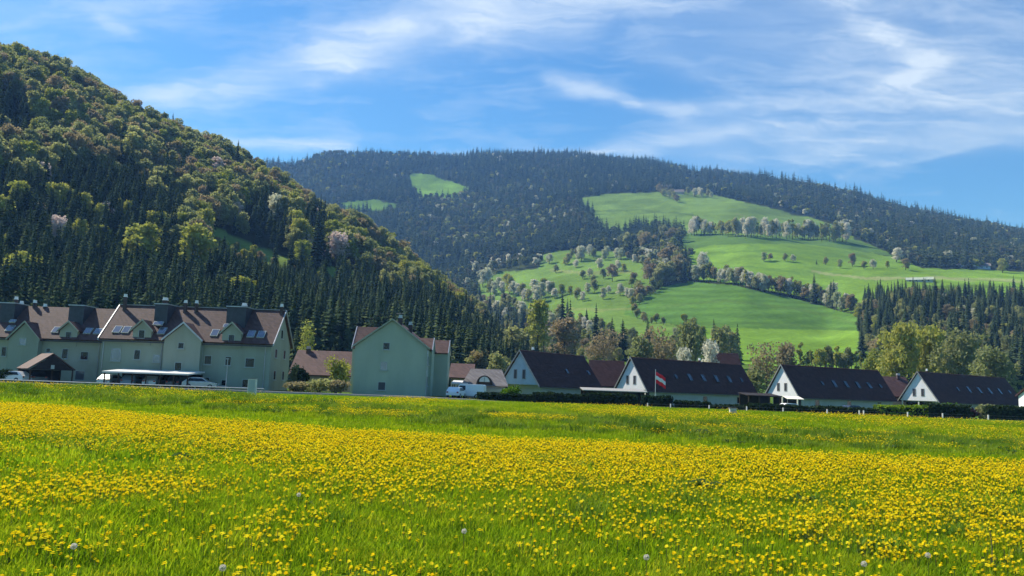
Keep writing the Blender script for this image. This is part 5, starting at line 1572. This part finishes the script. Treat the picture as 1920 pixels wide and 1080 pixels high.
def quad_stem(h_, dx):
    w_ = .0035
    return mesh_np('stem', [(-w_, 0, 0), (w_, 0, 0), (dx + w_, 0, h_), (dx - w_, 0, h_), (0, -w_, 0), (0, w_, 0), (dx, w_, h_), (dx, -w_, h_)], [(0, 1, 2, 3), (4, 5, 6, 7)], M['stem'])


stems, heads, both = [], [], []
for i_ in range(5):
    h_ = [.09, .13, .16, .11, .18][i_]
    stems.append(quad_stem(h_, 0)); heads.append(flower_head('flower_head', .0245, h_, (rng.uniform(-.3, .5), rng.uniform(-.35, .35))))
    both.append(join('dandelion', [stems[-1], heads[-1]]))


def wedge(r0, r1, dens, azlim=None):
    azlim = azlim or (62 if r1 <= 15 else (50 if r1 <= 24 else 43))
    n = int(R(azlim) * (r1 * r1 - r0 * r0) * dens)
    r_ = np.sqrt(rng.uniform(r0 * r0, r1 * r1, n)); a = rng.uniform(-R(azlim), R(azlim), n)
    return np.sin(a) * r_, np.cos(a) * r_, r_, a


def put(name, protos, sets, label, cat):
    pts, rz, sc, pk = [], [], [], []
    for (x, y, s, p) in sets:
        pts.append(np.stack([x, y, hM(x, y)], -1)); n = len(x)
        rz.append(rng.uniform(0, 6.283, n)); s = np.asarray(s)
        sc.append(np.repeat((s * rng.uniform(.75, 1.25, n))[:, None], 3, 1)); pk.append(p)
    scatter(name, protos, np.concatenate(pts), np.concatenate(rz), np.concatenate(sc), np.concatenate(pk), label, cat)


# grass: fine tufts near by, broader ones farther off
tn = [tuft('grass_tuft', 80, .20, .03, .105, .0044, M['grass'], 1.0) for _ in range(3)]
tf = [tuft('grass_tuft', 60, .42, .06, .15, .011, M['grass'], .9) for _ in range(3)]
sets = []
x, y, r_, a = wedge(3.2, 15, 29); sets.append((x, y, .78 + .7 * fbm(x, y, .9, 3, 84), rng.integers(0, 3, len(x))))
x, y, r_, a = wedge(14, 44, 7.0); k = r_ < E3(a) + 4; x, y, a, r_ = x[k], y[k], a[k], r_[k]; sets.append((x, y, np.full(len(x), .95), 3 + rng.integers(0, 3, len(x))))
x, y, r_, a = wedge(44, 84, 2.0); sets.append((x, y, np.full(len(x), 1.35), 3 + rng.integers(0, 3, len(x))))
put('meadow_grass', tn + tf, sets, 'bright green meadow grass between the dandelions', 'grass')

# rough bank: coarse dark tussocks
tr = [tuft('rough_tuft', 60, .30, .08, .28, .011, M['rough'], 1.2) for _ in range(3)] + [weed('weed', 14, .24, M['weed'])]
x, y, r_, a = wedge(20, 80, 4.2)
k = (r_ > E2(a) - .6 + 1.5 * fbm(x, y, 5, 2, 85)) & (r_ < E3(a) + 3 * (fbm(x, y, 5, 2, 86) - .3)); x, y = x[k], y[k]
put('rough_grass', tr, [(x, y, .30 + 1.7 * fbm(x, y, 1.8, 3, 87) ** 1.5, rng.integers(0, 4, len(x)))], 'coarse darker grass and weeds on the low bank beyond the flowers', 'grass')
# a few taller dark tussocks and weeds in the near meadow
x, y, r_, a = wedge(3.5, 22, 4.5); k = fbm(x, y, 3, 3, 88) > .55; x, y = x[k], y[k]
put('meadow_weeds', [weed('weed', 12, .12, M['weed']), weed('weed', 16, .15, M['weed']), tr[0]], [(x, y, np.full(len(x), .75), rng.integers(0, 3, len(x)))], 'broad-leaved weeds and taller tussocks scattered in the meadow', 'weeds')

# dandelions
def dens(x, y, r_, a):
    e = E1(a); q = fbm(x, y, 3.2, 4, 89); q2 = fbm(x, y * .5, 9, 3, 90)
    band_ = np.clip((r_ - e * .46) / (e * .22), 0, 1) * np.clip((e + 1.2 * (q - .5) - r_) / (.05 * e) , 0, 1)
    q3 = fbm(x, y, .9, 2, 92); base_ = .80 * np.clip((q - .32) * 3.4, .30, 1.4) * np.clip((q3 - .33) * 4.0, .22, 1.8)
    p = base_ * np.clip((e - r_) / 1.0, 0, 1) + band_ * np.clip(.68 + (q2 - .42) * 2.4 + (q - .5) * 1.2, .22, 1)
    e3 = E3(a)
    fb_ = np.clip((r_ - e3 - 1) / 3, 0, 1) * np.clip((q2 - .42) * 3.0, 0, 1) * .55
    p = p + fb_ + .35 * ((r_ > E2(a) + 2) & (r_ < e3)) * (q > .5)
    return np.clip(p, 0, 1)
xs_, ys_ = [], []
for (r0, r1, dn) in ((3.4, 10, 210), (10, 24, 240), (24, 44, 190), (44, 84, 40)):
    x, y, r_, a = wedge(r0, r1, dn); k = rng.uniform(size=len(x)) < dens(x, y, r_, a); xs_.append(x[k]); ys_.append(y[k])
x = np.concatenate(xs_); y = np.concatenate(ys_); r_ = np.hypot(x, y)
px, py = project(x, y, hM(x, y) + .15)
inf = (px > 5) & (px < 1915) & (py < 1075)
o_ = np.argsort(np.where(inf, r_, 1e9))[:290]
zz = hM(x, y)
sk_ = 1.0 + .25 * np.clip((r_ - 15) / 30, 0, 1) + .5 * np.clip((r_ - 44) / 20, 0, 1)
for i_ in o_:
    v_ = int(rng.integers(5)); d_ = empty('dandelion', (float(x[i_]), float(y[i_]), float(zz[i_])), float(rng.uniform(0, 6.28)))
    s_ = float(rng.uniform(.5, .95)); d_.scale = (s_, s_, s_)
    tag(d_, 'yellow dandelion in the open meadow nearest the camera', 'dandelion', 'nearest dandelions in the meadow')
    link('flower_head', heads[v_], d_); link('stem', stems[v_], d_)
m_ = np.ones(len(x), bool); m_[o_] = False
x, y, zz, sk_ = x[m_], y[m_], zz[m_], sk_[m_]
sc = (sk_ * rng.uniform(.55, 1.1, len(x)))[:, None].repeat(3, 1)
scatter('dandelions', both, np.stack([x, y, zz], -1), rng.uniform(0, 6.283, len(x)), sc, rng.integers(0, 5, len(x)), 'thousands of yellow dandelions covering the meadow in a dense band', 'dandelions')
print('dandelions', len(x))

# seed heads
pm_ = rand_unit(150) * .021; u_ = rand_unit(150) * .004; v_ = np.cross(u_, rand_unit(150)); v_ = v_ / np.linalg.norm(v_, axis=1, keepdims=True) * .004
pm_[:, 2] += .24
puff = quads_mesh('seed_ball', pm_, u_, v_, M['clock']); st_ = quad_stem(.24, 0)
sh_ = [(417, 1071, 'white dandelion seed head at the bottom left of the meadow, largest in view'), (1620, 1062, 'white dandelion seed head near the bottom right corner'),
       (138, 1030, 'white dandelion seed head close to the left bottom corner'), (1212, 1050, 'white dandelion seed head low in the middle of the meadow'),
       (870, 1000, 'white dandelion seed head left of the low middle one'), (1740, 1045, 'white dandelion seed head on the far right, low'), (560, 930, 'white dandelion seed head in the left part, farther off')]
for (bx, by, lab) in sh_:
    p = on_plane(bx, by, .24); d_ = empty('seed_head', (p.x, p.y, float(hM(np.array(p.x), np.array(p.y))))); tag(d_, lab, 'seed head')
    link('seed_ball', puff, d_); link('stem', st_, d_)
# dark plant stalk at the lower right
p = on_plane(1860, 1070, 0)
d_ = empty('dock_stalk', (p.x, p.y, float(hM(np.array(p.x), np.array(p.y))))); tag(d_, 'single tall dark dock stalk at the lower right of the meadow', 'plant')
MB().tube([(0, 0, 0), (.01, 0, .2), (-.005, 0, .36)], [.006, .005, .003], 5).build('stem', M['bark'], d_)
link('leaves', weed('leaves', 7, .16, M['weed']), d_)
for (bx, by, lab, s_) in ((1322, 922, 'dark green weed clump in the bare green patch right of the middle', 2.6), (1508, 946, 'small dark weed clump right of the bare green patch', 1.8), (340, 868, 'dark green weed clump inside the dense yellow band at the left', 2.2)):
    p = on_plane(bx, by, 0); d_ = empty('weed_clump', (p.x, p.y, float(hM(np.array(p.x), np.array(p.y))))); tag(d_, lab, 'weed'); d_.scale = (s_,) * 3
    link('leaves', weed('leaves', 22, .12, M['weed']), d_)
